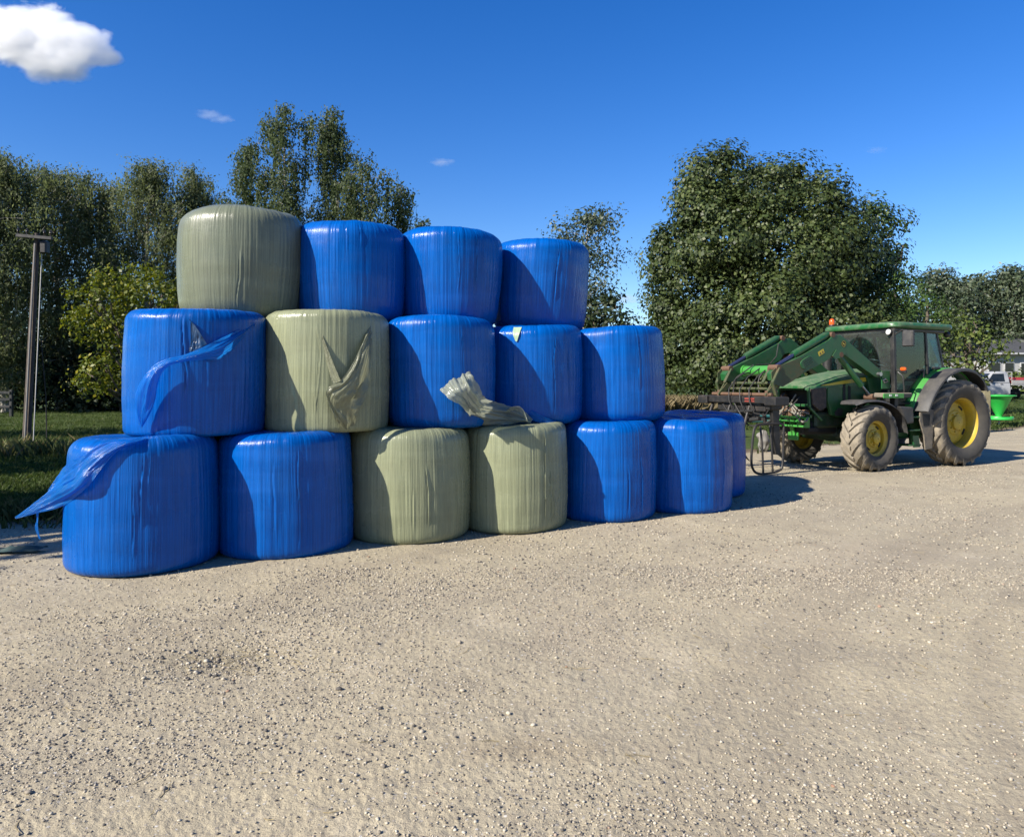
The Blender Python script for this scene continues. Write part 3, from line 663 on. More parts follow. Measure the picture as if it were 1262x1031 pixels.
def limb(mb, a, b, r0, r1, rg, wob=.12, n=6, ns=6):
    a = np.array(a, float); b = np.array(b, float); L = np.linalg.norm(b - a); pts = []
    for k in range(ns + 1):
        t = k / ns; p = a + (b - a) * t
        if 0 < k < ns: p = p + rg.normal(size=3) * L * wob * .3
        p = p + np.array([0, 0, -.06 * L * math.sin(math.pi * t)]); pts.append(tuple(p))
    mb.tube(pts, [r0 + (r1 - r0) * k / ns for k in range(ns + 1)], n, cap=False); return pts

def lobed_tree(name, label, base, lobes, leaf, size, per_m2, barkm, seed, trunk_r=.35, group=None, aspect=.8, limbs=14, clump=.75, inner=.15, trunks=1, flat=.45):
    """broad crown: leaf clumps over the union of rounded lobes; lobes are (x, y, z, rx, ry, rz) relative to the trunk's base"""
    rg = np.random.default_rng(seed)
    t = thing(name, label, 'tree', base, 0, group)
    Ls = np.array(lobes, float); PP = []; NN = []; cen = []
    for li, (x, y, z, a, b_, c) in enumerate(Ls):
        area = 4 * math.pi * ((a * b_) ** 1.6 / 3 + (a * c) ** 1.6 / 3 + (b_ * c) ** 1.6 / 3) ** (1 / 1.6)
        nc = max(6, int(area / (clump ** 2) * 1.0))
        d_ = rg.normal(size=(nc, 3)); d_ /= np.linalg.norm(d_, axis=1, keepdims=True)
        rad = np.where(rg.uniform(size=nc) < .12, rg.uniform(1.05, 1.2, nc), rg.uniform(.72, 1.05, nc))
        c0 = np.array([x, y, z]) + d_ * np.array([a, b_, c]) * rad[:, None]
        inside = np.zeros(nc, bool)
        for lj, q in enumerate(Ls):
            if lj != li: inside |= (((c0 - q[:3]) / (q[3:] * .80)) ** 2).sum(1) < 1
        c0 = c0[~inside]; d0 = d_[~inside]
        for cc, dd in zip(c0, d0):
            if cc[2] < .25: continue
            cr = clump * rg.uniform(.5, 1.15); nl = int(per_m2 * cr * cr * rg.uniform(.6, 1.2)); 
            q = rg.normal(size=(nl, 3)); q /= np.linalg.norm(q, axis=1, keepdims=True); q *= (rg.uniform(.35, 1, nl) ** .6)[:, None]
            q = q + dd * .25
            PP.append(cc + q * cr * np.array([1, 1, .8])); NN.append(q * .9 + dd * .6 + rg.normal(size=(nl, 3)) * flat + np.array([0, 0, .35]))
            cen.append(cc)
        ni = int(per_m2 * area * inner)
        d_ = rg.normal(size=(ni, 3)); d_ /= np.linalg.norm(d_, axis=1, keepdims=True)
        PP.append(np.array([x, y, z]) + d_ * np.array([a, b_, c]) * rg.uniform(.45, .85, ni)[:, None]); NN.append(rg.normal(size=(ni, 3)))
    P = np.concatenate(PP); Nn = np.concatenate(NN); k = P[:, 2] > .05; P, Nn = P[k], Nn[k]
    leaf_obj('crown', leaf_quads(P, Nn, size, aspect, rg), LEAF[leaf], t)
    mb = MB(); top = Ls[:, 2].max()
    for q in range(trunks):
        ox = (q - (trunks - 1) / 2) * trunk_r * 3
        tp = limb(mb, (ox, 0, -.1), (ox * 2 + rg.normal() * .4, rg.normal() * .3, top * .85), trunk_r, trunk_r * .25, rg, .06, 9, 9)
    cen = np.array(cen)
    for k in range(limbs):
        e = cen[rg.integers(len(cen))]; s_ = tp[int(np.clip(e[2] / (top * .85) * 9 * .6, 1, 8))]
        limb(mb, s_, e, trunk_r * .35, .025, rg, .14, 6, 6)
    mb.build('trunk', M[barkm], t, smooth=True, fix=False); return t

def airy_tree(name, label, base, H, leaf, barkm, seed, crown=(.25, 1.), width=3., n_br=34, droop=.5, strand=1.3, leaves=16000, size=.2, aspect=.42, trunk_r=.18, group=None, prof=((0, .55), (.35, 1), (.75, .7), (1, .12)), leanx=0., up=.55, cl=.42, depth=1., plume=False):
    """open crown: limbs off a leader, with leaf clumps and hanging sprays along them"""
    rg = np.random.default_rng(seed)
    t = thing(name, label, 'tree', base, 0, group)
    mb = MB(); lead = []
    for k in range(13):
        f = k / 12; lead.append(np.array([leanx * f + .25 * math.sin(f * 5 + seed) * f, .2 * math.cos(f * 4 + seed * 2) * f, H * f * .98 - .1 * (k == 0)]))
    mb.tube([tuple(p) for p in lead], [trunk_r * (1 - .93 * k / 12) + .008 for k in range(13)], 8, cap=False)
    pf = np.array(prof); PP = []; NN = []; wts = []
    sprays = []
    for i in range(n_br):
        f = crown[0] + (crown[1] - crown[0]) * ((i + rg.uniform(0, .9)) / n_br) ** .9; fc = (f - crown[0]) / (crown[1] - crown[0])
        w = width * np.interp(fc, pf[:, 0], pf[:, 1]) * rg.uniform(.45, 1.12)
        az = i * 2.4 + rg.uniform(-.5, .5); j = min(f * 12, 11.99); a = lead[int(j)] + (lead[int(j) + 1] - lead[int(j)]) * (j % 1)
        rise = w * up * rg.uniform(.5, 1.4) * (1 - .3 * fc)
        e = a + np.array([math.cos(az) * w, math.sin(az) * w * depth, rise]); e[2] = min(e[2], H)
        pts = np.array(limb(mb, a, e, max(.015, trunk_r * .4 * (1 - .75 * f)), .008, rg, .12, 5, 6))
        for m in ((4, 6) if plume else range(3, 7)):
            for q in range(1 if plume else 2):
                c = pts[m] + rg.normal(size=3) * .22 * min(1, w / 2.); sprays.append((c, 1.))
        for q in range(3):                                  # side twigs
            m = rg.integers(2, 6); tip = pts[m] + rg.normal(size=3) * np.array([.5, .5, .25]) * w * .38; mb.tube([tuple(pts[m]), tuple((pts[m] + tip) / 2 + np.array([0, 0, .08])), tuple(tip)], [.012, .008, .004], 4, cap=False); sprays.append((tip, 1.)); sprays.append(((tip + pts[m]) / 2, .6))
    for k in range(6): sprays.append((lead[12 - k % 3] + rg.normal(size=3) * .2, .5))
    tot = sum(s for _, s in sprays)
    for c, s_ in sprays:
        n = max(4, int(leaves * s_ / tot * rg.uniform(.5, 1.5)))
        nd = int(n * droop); ni = n - nd
        q = np.clip(rg.normal(size=(ni, 3)), -1.5, 1.5) * np.array([cl, cl, cl * .75]); PP.append(c + q); NN.append(q * .8 + rg.normal(size=(ni, 3)) * .3 + np.array([0, 0, .25]))
        if nd:
            ns = max(2, nd // 14); st = c + rg.normal(size=(ns, 3)) * np.array([cl, cl, cl * .5]) * .9; k = rg.integers(0, ns, nd); L = strand * rg.uniform(.35, 1.1, ns)
            u = rg.uniform(0, 1, nd); p = st[k] + np.stack([rg.normal(size=nd) * .05, rg.normal(size=nd) * .05, -u * L[k]], 1)
            PP.append(p); NN.append(rg.normal(size=(nd, 3)) * np.array([1, 1, .35]) if not plume else (p - c) * np.array([4., 4., .25]) + rg.normal(size=(nd, 3)) * np.array([.45, .45, .3]) + np.array([0, 0, .25]))
    P = np.concatenate(PP); Nn = np.concatenate(NN); k = P[:, 2] > .1; P, Nn = P[k], Nn[k]
    leaf_obj('crown', leaf_quads(P, Nn, size, aspect, rg, .45 if droop > .3 else 0), LEAF[leaf], t)
    mb.build('trunk', M[barkm], t, smooth=True, fix=False); return t

def gz1(x, y): return float(ground_h(np.array([float(x)]), np.array([float(y)]), False)[0])
def px_lobes(base_px, Y, rows):
    """lobes given as they stand in the photograph (column, row, half width, half height, depth offset) turned into metres round the base"""
    out = []; bx = at(base_px, Y); bz = gz1(bx, Y)
    for (px, py, rx, rz, dy) in rows:
        k = Y / F; out.append((at(px, Y) - bx, dy, zat(py + .05 * rz, Y) - bz, .93 * rx * k, (rx * .55 + rz * .55) * k, .92 * rz * k))
    return (bx, Y, bz), out

# the big tree behind the tractor and its neighbours
b_, l_ = px_lobes(905, 36, [(872, 222, 40, 40, 0), (858, 262, 38, 45, -1), (948, 232, 62, 38, .5), (1003, 250, 42, 42, 0), (880, 300, 68, 58, -1.5), (960, 315, 82, 66, -1.5), (1030, 315, 42, 60, 0), (845, 360, 46, 60, -.5), (832, 432, 46, 46, -1), (915, 405, 88, 66, -2.6), (1000, 410, 74, 62, -2.2), (870, 440, 60, 42, -2.8), (935, 445, 62, 40, -3.4), (818, 315, 20, 44, .5), (990, 455, 60, 35, -2.8), (894, 198, 14, 16, 0), (975, 214, 16, 16, 0), (828, 392, 38, 40, 0)])
lobed_tree('broadleaf_tree', 'huge dark green broadleaf tree standing behind the tractor and loader', b_, l_, 'poplar', .155, 190, 'bark', 5, .42, limbs=26, clump=.74, trunks=2, inner=.4, flat=.34)
b_, l_ = px_lobes(1070, 37, [(1078, 282, 30, 34, 0), (1090, 322, 30, 34, .4), (1062, 330, 34, 44, 0), (1080, 380, 44, 48, -.5), (1075, 262, 14, 16, 0), (1060, 430, 45, 45, -1), (1106, 318, 12, 10, .3), (1040, 390, 36, 50, -1)])
lobed_tree('broadleaf_tree', 'narrower dark broadleaf tree leaning out at the right side of the huge one', b_, l_, 'poplar2', .155, 160, 'bark', 6, .3, limbs=16, clump=.62, inner=.2, flat=.36)
b_, l_ = px_lobes(1122, 34, [(1122, 362, 24, 26, 0), (1130, 392, 34, 30, -.3), (1120, 425, 40, 36, -.5), (1116, 350, 12, 14, 0), (1098, 400, 24, 34, 0)])
lobed_tree('conifer_tree', 'light green feathery tree rising behind the tractor cab roof', b_, l_, 'conifer', .16, 110, 'bark', 7, .2, limbs=10, clump=.5, aspect=.35, inner=.12)
b_, l_ = px_lobes(1188, 33, [(1180, 400, 24, 18, 0), (1200, 420, 26, 20, -.4), (1165, 425, 28, 30, 0), (1188, 445, 22, 22, -.3), (1212, 436, 18, 9, -.5), (1195, 468, 14, 18, 0)])
lobed_tree('leafy_tree', 'tree with yellowing outer leaves between the tractor cab and the house', b_, l_, 'hedge', .15, 75, 'bark', 8, .16, limbs=14, clump=.48, inner=.05)

BG = 'tall trees behind the yard'
def air(px, py, Y, label, seed, name='gum_tree', **kw):
    x = at(px, Y); z = gz1(x, Y); return airy_tree(name, label, (x, Y, z), zat(py, Y) - z, seed=seed, **kw)
# open tree between the stack and the big tree
air(722, 262, 50, 'open pale limbed tree seen between the top right bale and the huge tree', 21, leaf='gum', barkm='pale_bark', width=3.0, n_br=30, droop=.2, strand=.6, leaves=7000, size=.23, aspect=.5, trunk_r=.22, crown=(.3, 1), prof=((0, .7), (.4, 1), (.8, .85), (1, .3)), cl=.5, up=.8)
b_, l_ = px_lobes(742, 44, [(738, 378, 26, 20, 0), (750, 410, 34, 36, 0), (720, 415, 34, 34, 0), (742, 450, 45, 30, -.5)])
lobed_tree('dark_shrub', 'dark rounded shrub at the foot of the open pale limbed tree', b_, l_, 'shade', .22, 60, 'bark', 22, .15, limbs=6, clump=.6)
# gums at the far right
air(1160, 338, 66, 'airy blue green tree rising between the feathery light green tree and the house', 23, leaf='gum', barkm='bark', width=4.4, n_br=34, droop=.15, leaves=9000, size=.32, aspect=.5, trunk_r=.25, crown=(.2, 1), cl=.7, up=.7)
air(1208, 345, 70, 'airy blue green tree above the left end of the house roof', 24, leaf='gum', barkm='pale_bark', width=4.2, n_br=32, droop=.15, leaves=8500, size=.33, aspect=.5, trunk_r=.25, crown=(.2, 1), cl=.7, up=.7)
air(1250, 334, 68, 'airy blue green tree at the right edge above the house roof', 25, leaf='gum', barkm='pale_bark', width=4.6, n_br=36, droop=.15, leaves=10500, size=.32, aspect=.5, trunk_r=.25, crown=(.2, 1), cl=.7, up=.7)
b_, l_ = px_lobes(1215, 82, [(1150, 430, 40, 30, 0), (1190, 425, 36, 34, 2), (1235, 412, 40, 30, 2), (1275, 410, 40, 34, 0), (1300, 380, 36, 40, 0)])
lobed_tree('dark_shrub', 'bank of darker bushes rising behind the house', b_, l_, 'gum', .4, 26, 'bark', 26, .2, limbs=8, clump=1.1)

# row of grey green trees at the left
W_ = dict(leaf='willow', barkm='pale_bark', droop=.62, strand=1.5, size=.15, aspect=.45, trunk_r=.2, crown=(.08, 1), cl=.40, up=.75, plume=True)
air(6, 192, 38, 'grey green tree at the left edge of the photo, behind the utility pole crossarm', 31, name='willow_tree', width=4.0, n_br=58, leaves=44556, prof=((0, .9), (.4, 1), (.8, .6), (1, .2)), **W_)
air(72, 208, 41, 'grey green tree just right of the utility pole', 32, name='willow_tree', width=3.9, n_br=56, leaves=42619, prof=((0, .9), (.4, 1), (.8, .65), (1, .25)), **W_)
air(125, 224, 43, 'grey green tree behind the yellow green tree, lower than its neighbours', 33, name='willow_tree', width=3.7, n_br=52, leaves=36807, prof=((0, .9), (.4, 1), (.8, .7), (1, .3)), **W_)
air(182, 203, 42, 'grey green tree with a spiky top behind the yellow green tree', 34, name='willow_tree', width=3.8, n_br=58, leaves=42619, prof=((0, .9), (.4, 1), (.75, .65), (1, .12)), **W_)
air(238, 212, 44, 'grey green tree just left of the grey green top bale', 35, name='willow_tree', width=3.2, n_br=50, leaves=34870, prof=((0, .9), (.4, 1), (.8, .6), (1, .2)), **W_)
air(-45, 215, 36, 'grey green tree cut by the left edge of the photo', 36, name='willow_tree', width=3.2, n_br=40, leaves=34870, prof=((0, .9), (.4, 1), (.8, .6), (1, .2)), **W_)
# birches behind the stack
Bq = dict(leaf='birch', barkm='pale_bark', name='birch_tree', size=.145, aspect=.55, trunk_r=.15, cl=.27, plume=True)
air(300, 176, 42, 'birch with a slim spire behind the grey green top bale, leftmost of the birches', 41, width=2.6, n_br=28, droop=.55, strand=1.5, leaves=14131, crown=(.3, 1), prof=((0, 1), (.5, .75), (.85, .45), (1, .12)), **Bq)
air(346, 134, 40, 'tallest birch with drooping side branches behind the grey green top bale', 42, width=3.1, n_br=32, droop=.7, strand=2.0, leaves=22100, crown=(.35, 1), prof=((0, 1), (.5, .85), (.85, .75), (1, .35)), **Bq)
air(413, 135, 41, 'pointed birch behind the gap between the grey green and the first blue top bale', 43, width=3.0, n_br=32, droop=.7, strand=2.0, leaves=21568, crown=(.3, 1), prof=((0, 1), (.5, .7), (.8, .5), (1, .12)), **Bq)
air(452, 205, 40, 'lower birch with long weeping branches above the first blue top bale', 44, width=2.3, n_br=32, droop=.8, strand=1.9, leaves=14131, crown=(.5, 1), prof=((0, .8), (.5, 1), (.85, .85), (1, .6)), up=.35, **{k: v for k, v in Bq.items() if k != 'up'})
air(484, 222, 41, 'weeping birch branches reaching out at the right end of the birches', 45, width=1.0, n_br=18, droop=.85, strand=1.6, leaves=5355, crown=(.6, 1), prof=((0, .6), (.6, 1), (1, .5)), up=.4, leanx=.6, **{k: v for k, v in Bq.items() if k not in ('cl',)}, cl=.25)
air(518, 270, 46, 'small dark treetop peeping between two blue top bales', 46, width=1.4, n_br=20, droop=.4, strand=.8, leaves=5950, crown=(.4, 1), **Bq)
# yellow green tree in front of the row
b_, l_ = px_lobes(165, 26, [(160, 345, 36, 20, 0), (130, 372, 36, 24, -.3), (190, 370, 36, 30, 0), (118, 400, 26, 18, -.4), (165, 405, 44, 28, 0), (222, 362, 16, 22, .3), (152, 455, 40, 16, -.6), (195, 440, 34, 30, 0), (128, 470, 24, 12, -.5), (185, 332, 8, 10, 0)])
lobed_tree('yellow_green_tree', 'bushy yellow green tree standing left of the stack in front of the grey green row', b_, l_, 'gold', .135, 190, 'bark', 51, .13, limbs=26, clump=.36, inner=.05, aspect=.6, flat=.8)
# dark undergrowth below the left row
UG = 'dark undergrowth below the left trees'
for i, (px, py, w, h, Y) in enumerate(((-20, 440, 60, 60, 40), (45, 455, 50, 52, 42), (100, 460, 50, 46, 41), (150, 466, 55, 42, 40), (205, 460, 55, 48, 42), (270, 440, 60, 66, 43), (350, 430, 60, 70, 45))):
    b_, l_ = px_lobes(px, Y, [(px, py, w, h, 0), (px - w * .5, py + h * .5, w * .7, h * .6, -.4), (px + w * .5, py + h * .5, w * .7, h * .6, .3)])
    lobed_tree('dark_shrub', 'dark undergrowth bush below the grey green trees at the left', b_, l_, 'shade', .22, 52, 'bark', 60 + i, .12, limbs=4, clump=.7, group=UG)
# the tree beside the yard at the left, out of the picture, whose shade falls across the grass and the yard's edge
lobed_tree('yard_tree', 'broad tree left of the yard whose shade falls on the grass', (-12.6, 3.6, 0), [(0, 0, 4.4, 2.3, 1.6, 1.7), (1.0, .6, 5.2, 1.6, 1.1, 1.2), (-1.5, .2, 3.8, 1.7, 1.4, 1.5), (.8, 1.4, 4.4, 1.8, 1.4, 1.4)], 'poplar2', .22, 150, 'bark', 70, .25)
lobed_tree('yard_tree', 'second tree left of the yard whose shade falls across the field', (-19, 7.5, 0), [(0, 0, 6, 3, 2.0, 2.4), (2.4, 1.5, 7, 2.2, 1.6, 1.6), (-2.5, -1, 5, 2.4, 1.6, 1.8)], 'poplar2', .28, 40, 'bark', 71, .3)
lobed_tree('yard_tree', 'third tree left of the yard whose shade falls across the field', (-25, 15, 0), [(0, 0, 6, 3, 2.4, 2.4), (3, 1.5, 7, 2.2, 1.6, 1.8)], 'poplar2', .28, 40, 'bark', 72, .3)

# ------------------------------------------------------------------ grass and dry growth (uncountable)
rg = np.random.default_rng(8)
def blades(n, xs, ys, h0, h1, wd):
    z = ground_h(xs, ys, False); a = rg.uniform(0, 6.28, n); h = rg.uniform(h0, h1, n); w = wd * rg.uniform(.6, 1.3, n)
    dx, dy = np.cos(a), np.sin(a); lx, ly = rg.normal(size=n) * h * .45, rg.normal(size=n) * h * .45
    b0 = np.stack([xs - dx * w, ys - dy * w, z - .01], 1); b1 = np.stack([xs + dx * w, ys + dy * w, z - .01], 1)
    m1 = np.stack([xs + dx * w * .7 + lx * .4, ys + dy * w * .7 + ly * .4, z + h * .6], 1); t = np.stack([xs + lx, ys + ly, z + h], 1)
    return np.stack([b0, b1, m1, t], 1).reshape(-1, 3)
n = 130000
Y = 8 + 34 * rg.uniform(0, 1, n) ** 2.1; X = -rg.uniform(.40, .80, n) * Y + rg.normal(size=n) * .4
e = edge(X, Y); k = (e > .12) & (X < -3.6); X, Y = X[k], Y[k]
hh = .5 + 1.2 * np.clip(fbm(X * .7, Y * .7, 33, 3) + .35, 0, 1)
Vl = blades(len(X), X, Y, .04, .10, .006)
n = 60000; Y2 = 24 + 26 * rg.uniform(0, 1, n) ** 1.5; X2 = rg.uniform(.22, .80, n) * Y2; k = edge(X2, Y2) > .2; X2, Y2 = X2[k], Y2[k]
Vr = blades(len(X2), X2, Y2, .05, .12, .012)
gm = leafmat('grass_blades', [(0, (.020, .036, .006)), (.5, (.05, .08, .014)), (.9, (.085, .12, .026)), (1, (.18, .16, .07))], .6, .3, .25, .6)
kind(leaf_obj('grass', np.concatenate([Vl, Vr]), gm, None), 'stuff')
# taller weeds along the bank and round the pole, dry growth under the big tree
n = 9000; X = rg.uniform(-9.5, -4, n); Y = 8.75 + .30 * (X + 5) + rg.uniform(.05, .5, n) + .15 * rg.normal(size=n); k = edge(X, Y) > .02; X, Y = X[k], Y[k]
Vw = blades(len(X), X, Y, .06, .22, .010)
n = 30000; Yb = 8.2 + 34 * rg.uniform(0, 1, n) ** 1.5; Xb = rg.uniform(-.8, .8, n) * Yb; eb = edge(Xb, Yb) + .5 * fbm(Xb * .8, Yb * .8, 51, 3); k = np.abs(eb - .1) < .38; k &= fbm(Xb * 1.7, Yb * 1.7, 52, 3) > -.12; Xb, Yb = Xb[k], Yb[k]
Vw = np.concatenate([Vw, blades(len(Xb), Xb, Yb, .04, .20, .010)])
n = 1500; X3 = at(40, 16) + rg.normal(size=n) * 1.4; Y3 = 15.9 + rg.normal(size=n) * .5
Vw = np.concatenate([Vw, blades(n, X3, Y3, .1, .45, .012)])
kind(leaf_obj('weeds', Vw, leafmat('weed_leaves', [(0, (.03, .045, .012)), (.5, (.08, .105, .03)), (.8, (.16, .16, .07)), (1, (.17, .10, .06))], .65, .25, .2), None), 'stuff')
n = 4500; X4 = rg.uniform(at(800, 33), at(862, 33), n); Y4 = rg.uniform(31.3, 33.5, n)
kind(leaf_obj('dry_growth', blades(n, X4, Y4, .4, 1.05, .018), LEAF['wheat'], None), 'stuff')
# far belt of trees that closes the field (reads as one mass)
n = 26000; X5 = rg.uniform(-120, 120, n); hgt = 4.2 + 3.0 * (fbm(X5 * .06, X5 * 0 + 2, 44, 4) + .2); Y5 = 118 + rg.uniform(-3, 3, n) + .02 * X5
Z5 = gz1(0, 118) + hgt * rg.uniform(0, 1, n) ** .8
P5 = np.stack([X5, Y5, Z5], 1)
kind(leaf_obj('far_trees', leaf_quads(P5, rg.normal(size=(n, 3)) + np.array([0, -.6, .3]), .9, .7, rg), LEAF['willow'], None), 'stuff')
# ------------------------------------------------------------------ tractor (x forward, y towards the camera side, z up, origin below the rear axle)
HEAD = math.atan2(-.438, -.899)
T = thing('tractor', 'green farm tractor with yellow wheels, front loader and black bale grab parked beside the bales', 'tractor', (8.38, 15.40, 0), HEAD)

def pane(name, P, mat, parent, th=.006):
    P = [Vector(p) for p in P]; nrm = (P[1] - P[0]).cross(P[2] - P[0]).normalized() * th; n = len(P)
    mb = MB(); mb.add([p for p in P] + [p + nrm for p in P], [tuple(range(n)), tuple(range(2 * n - 1, n - 1, -1))] + [(i, n + i, n + (i + 1) % n, (i + 1) % n) for i in range(n)])
    return mb.build(name, mat, parent)

def wheel(loc, Rr, w, rr, nl, side, slant, lugh, dish, steer=0.):
    rim = MB(); yo = w * .34
    rim.lathe([(rr + .03, -yo), (rr, -yo + .02), (rr - .05, -yo + .06), (rr - .055, yo - dish - .06)] + [(rr - .055, yo - dish - .05), (rr * .80, yo - dish - .045), (rr * .74, yo - dish - .02), (rr * .52, yo - dish + .0)] , 64, 'y', cap=False)
    rim.lathe([(rr + .035, yo + .005), (rr + .005, yo - .004), (rr - .012, yo - .03), (rr - .035, yo - .05), (rr - .05, yo - dish * .5), (rr - .055, yo - dish - .03), (rr * .84, yo - dish - .02), (rr * .78, yo - dish + .01), (rr * .5, yo - dish + .03), (rr * .46, yo - dish + .05), (rr * .42, yo - dish + .055), (rr * .30, yo - dish + .06), (rr * .29, yo - dish + .11), (rr * .2, yo - dish + .13), (.01, yo - dish + .13)], 64, 'y', cap=False)
    for k in range(8):
        a = k * math.pi / 4 + .2; rim.lathe([(.016, yo - dish + .04), (.016, yo - dish + .085), (.008, yo - dish + .09)], 6, 'y', (math.cos(a) * rr * .37, 0, math.sin(a) * rr * .37))
    o = rim.build('wheel', M['yellow'], T, True, angle=35)
    o.location = loc; o.rotation_euler = (0, 0, steer if side > 0 else steer + math.pi)
    # dark slots in the disc
    for k in range(4):
        sl = MB(); a0 = k * math.pi / 2 + .6
        for q in range(5):
            a = a0 + (q - 2) * .07; c = (math.cos(a) * rr * .68, yo - dish + .026, math.sin(a) * rr * .68)
            sl.box(c, (rr * .075, .012, rr * .07), Matrix.Rotation(-a, 3, 'Y'))
        sl.build('disc_slot', M['dark'], o)
    ty = MB(); Rt = Rr - lugh
    P = [(rr - .01, -w * .33), (rr + .03, -w * .40), (rr + .09, -w * .47), ((rr + Rt) / 2 + .02, -w * .505), (Rt - .07, -w * .495), (Rt - .03, -w * .46), (Rt - .006, -w * .36), (Rt + .004, -w * .15)]
    P = P + [(r, -y) for r, y in P[::-1]]
    ty.lathe(P, 96, 'y', cap=False)
    def rad_at(y):
        y = abs(y) / w
        return float(np.interp(y, [0, .15, .36, .46, .495, .52], [Rt + .004, Rt + .004, Rt - .006, Rt - .03, Rt - .07, Rt - .11]))
    dirn = 1 if side > 0 else -1
    for k in range(nl):
        for sd in (-1, 1):
            ph0 = 2 * math.pi * (k + (.5 if sd > 0 else 0)) / nl; rings = []
            for s_ in (-.06, .12, .35, .6, .82, .97, 1.02):
                y = sd * s_ * w * .5; ph = ph0 - dirn * slant * max(s_, 0) ** .9; hwid = (.034 + .02 * max(0, s_) ** 2) * (Rr / .62) ** .5
                rb_ = rad_at(y) - .015; top = min(rad_at(y) + lugh, Rr) - (.012 if s_ > .9 else 0) - (.03 if s_ > 1 else 0)
                ring = []
                for (dr, rr_) in ((-1.25, rb_), (-.8, top), (.8, top), (1.25, rb_)):
                    p = ph + dr * hwid / Rr; ring.append((rr_ * math.sin(p), y, rr_ * math.cos(p)))
                rings.append(ring)
            ty.loft(rings)
    t_ = ty.build('tyre', M['tyre'], o, True, angle=30)
    co_ = np.empty(len(t_.data.vertices) * 3, np.float32); t_.data.vertices.foreach_get('co', co_); co_ = co_.reshape(-1, 3)
    rv = np.hypot(co_[:, 0], co_[:, 2]); at_ = t_.data.attributes.new('tread', 'FLOAT', 'POINT')
    at_.data.foreach_set('value', np.clip((rv - (Rt - .06)) / .05, 0, 1).astype(np.float32)); return o

for sd in (1, -1):
    wheel((0, .86 * sd, .83), .845, .50, .50, 19, sd, .42, .05, .20)
    wheel((2.42, .84 * sd, .60), .615, .44, .335, 17, sd, .46, .042, .11, R(4))

# body under the bonnet, axles
mb = MB(); mb.box((1.3, 0, .80), (2.6, .46, .5), None, .05); mb.box((2.75, 0, .92), (.9, .62, .30), None, .04); mb.box((.15, 0, .85), (.7, .7, .62), None, .08)
mb.tube([(0, -.7, .83), (0, .7, .83)], .15, 16); mb.tube([(2.42, -.7, .60), (2.42, -.2, .62), (2.42, .2, .62), (2.42, .7, .60)], [.1, .13, .13, .1], 12); mb.box((2.42, 0, .72), (.34, .3, .22), None, .03)
mb.build('chassis', paint('chassis_green', (.010, .045, .016), .5, (.12, .10, .07), .5, 8), T, True)
# bonnet
def bsec(x, hw, zs, zt, zl):
    h = [(hw - .005, zl), (hw, zs - .05), (hw - .012, zs), (hw - .05, zs + .045 * (zt - zs) / .13), (hw * .72, zs + (zt - zs) * .72), (hw * .38, zt - .012), (0, zt)]
    q = h + [(-y, z) for y, z in h[-2::-1]]; return [(x, y, z) for y, z in q]
mb = MB(); mb.loft([bsec(*a) for a in ((1.58, .44, 1.76, 1.90, 1.62), (1.9, .445, 1.74, 1.89, 1.60), (2.3, .44, 1.71, 1.855, 1.56), (2.7, .43, 1.66, 1.80, 1.52), (3.05, .415, 1.605, 1.725, 1.50), (3.3, .395, 1.565, 1.665, 1.49), (3.43, .37, 1.545, 1.615, 1.50), (3.50, .33, 1.525, 1.565, 1.515))])
bon = mb.build('bonnet', M['bonnet_green'], T, True, angle=50)
for sd in (1, -1):                                          # tapering yellow flash along the bonnet's shoulder
    st = [(1.60, .446, 1.755, .085), (1.9, .451, 1.735, .085), (2.3, .446, 1.705, .08), (2.7, .436, 1.655, .065), (3.0, .424, 1.607, .042), (3.18, .412, 1.575, .012)]
    V = [(x, sd * (y + .003), z - w_) for x, y, z, w_ in st] + [(x, sd * (y + .003), z - .006) for x, y, z, w_ in st] 
    V2 = [(x, sd * (y - .01), z) for x, y, z in V]; n = len(st)
    mb = MB().add(V + V2, [(i, i + 1, n + i + 1, n + i) for i in range(n - 1)] + [(2 * n + i, 3 * n + i, 3 * n + i + 1, 2 * n + i + 1) for i in range(n - 1)])
    mb.build('yellow_stripe', M['decal_yellow'], bon)
for sd in (1, -1):
    y0, y1 = (.36, .425) if sd > 0 else (-.425, -.36)
    mb = MB().prism([(1.62, 1.63), (1.62, 1.02), (2.25, .98), (2.72, .97), (2.93, 1.02), (3.02, 1.28), (3.02, 1.53), (2.6, 1.60)], y0, y1)
    sp = mb.build('side_panel', M['jd_green'], T, bevel=.012)
    mb = MB()
    for x0 in (2.42, 2.56): mb.prism([(x0, 1.60), (x0, 1.24), (x0 + .07, 1.22), (x0 + .07, 1.59)], sd * .427, sd * .432)
    mb.build('side_vent', M['dark'], sp)
    mb = MB().prism([(3.04, 1.54), (3.04, 1.16), (3.2, 1.10), (3.38, 1.22), (3.42, 1.50)], y0 + .01 * sd, y1 - .012 * sd)
    mb.build('side_grille', paint('dusty_mesh', (.05, .042, .036), .8, (.17, .13, .10), .7, 14), T, bevel=.01)
    mb = MB().prism([(2.62, 1.12), (2.66, 1.0), (2.82, 1.0), (2.86, 1.06), (2.75, 1.15)], sd * .43, sd * .437); mb.build('dusty_patch_plate', M['grey_plastic'], sp)
mb = MB(); mb.box((3.12, 0, 1.30), (.30, .64, .42), None, .02); mb.build('radiator', M['dark'], T)
mb = MB()
for sd in (1, -1): mb.bar((3.44, .35 * sd, 1.53), (3.42, .36 * sd, 1.16), .05, .045); mb.bar((3.42, .36 * sd, 1.16), (3.15, .40 * sd, .92), .05, .04)
mb.bar((3.44, -.40, 1.20), (3.44, .40, 1.20), .05, .05); mb.bar((3.38, -.34, 1.52), (3.38, .34, 1.52), .04, .04); mb.bar((3.42, -.40, 1.0), (3.42, .40, 1.0), .05, .06)
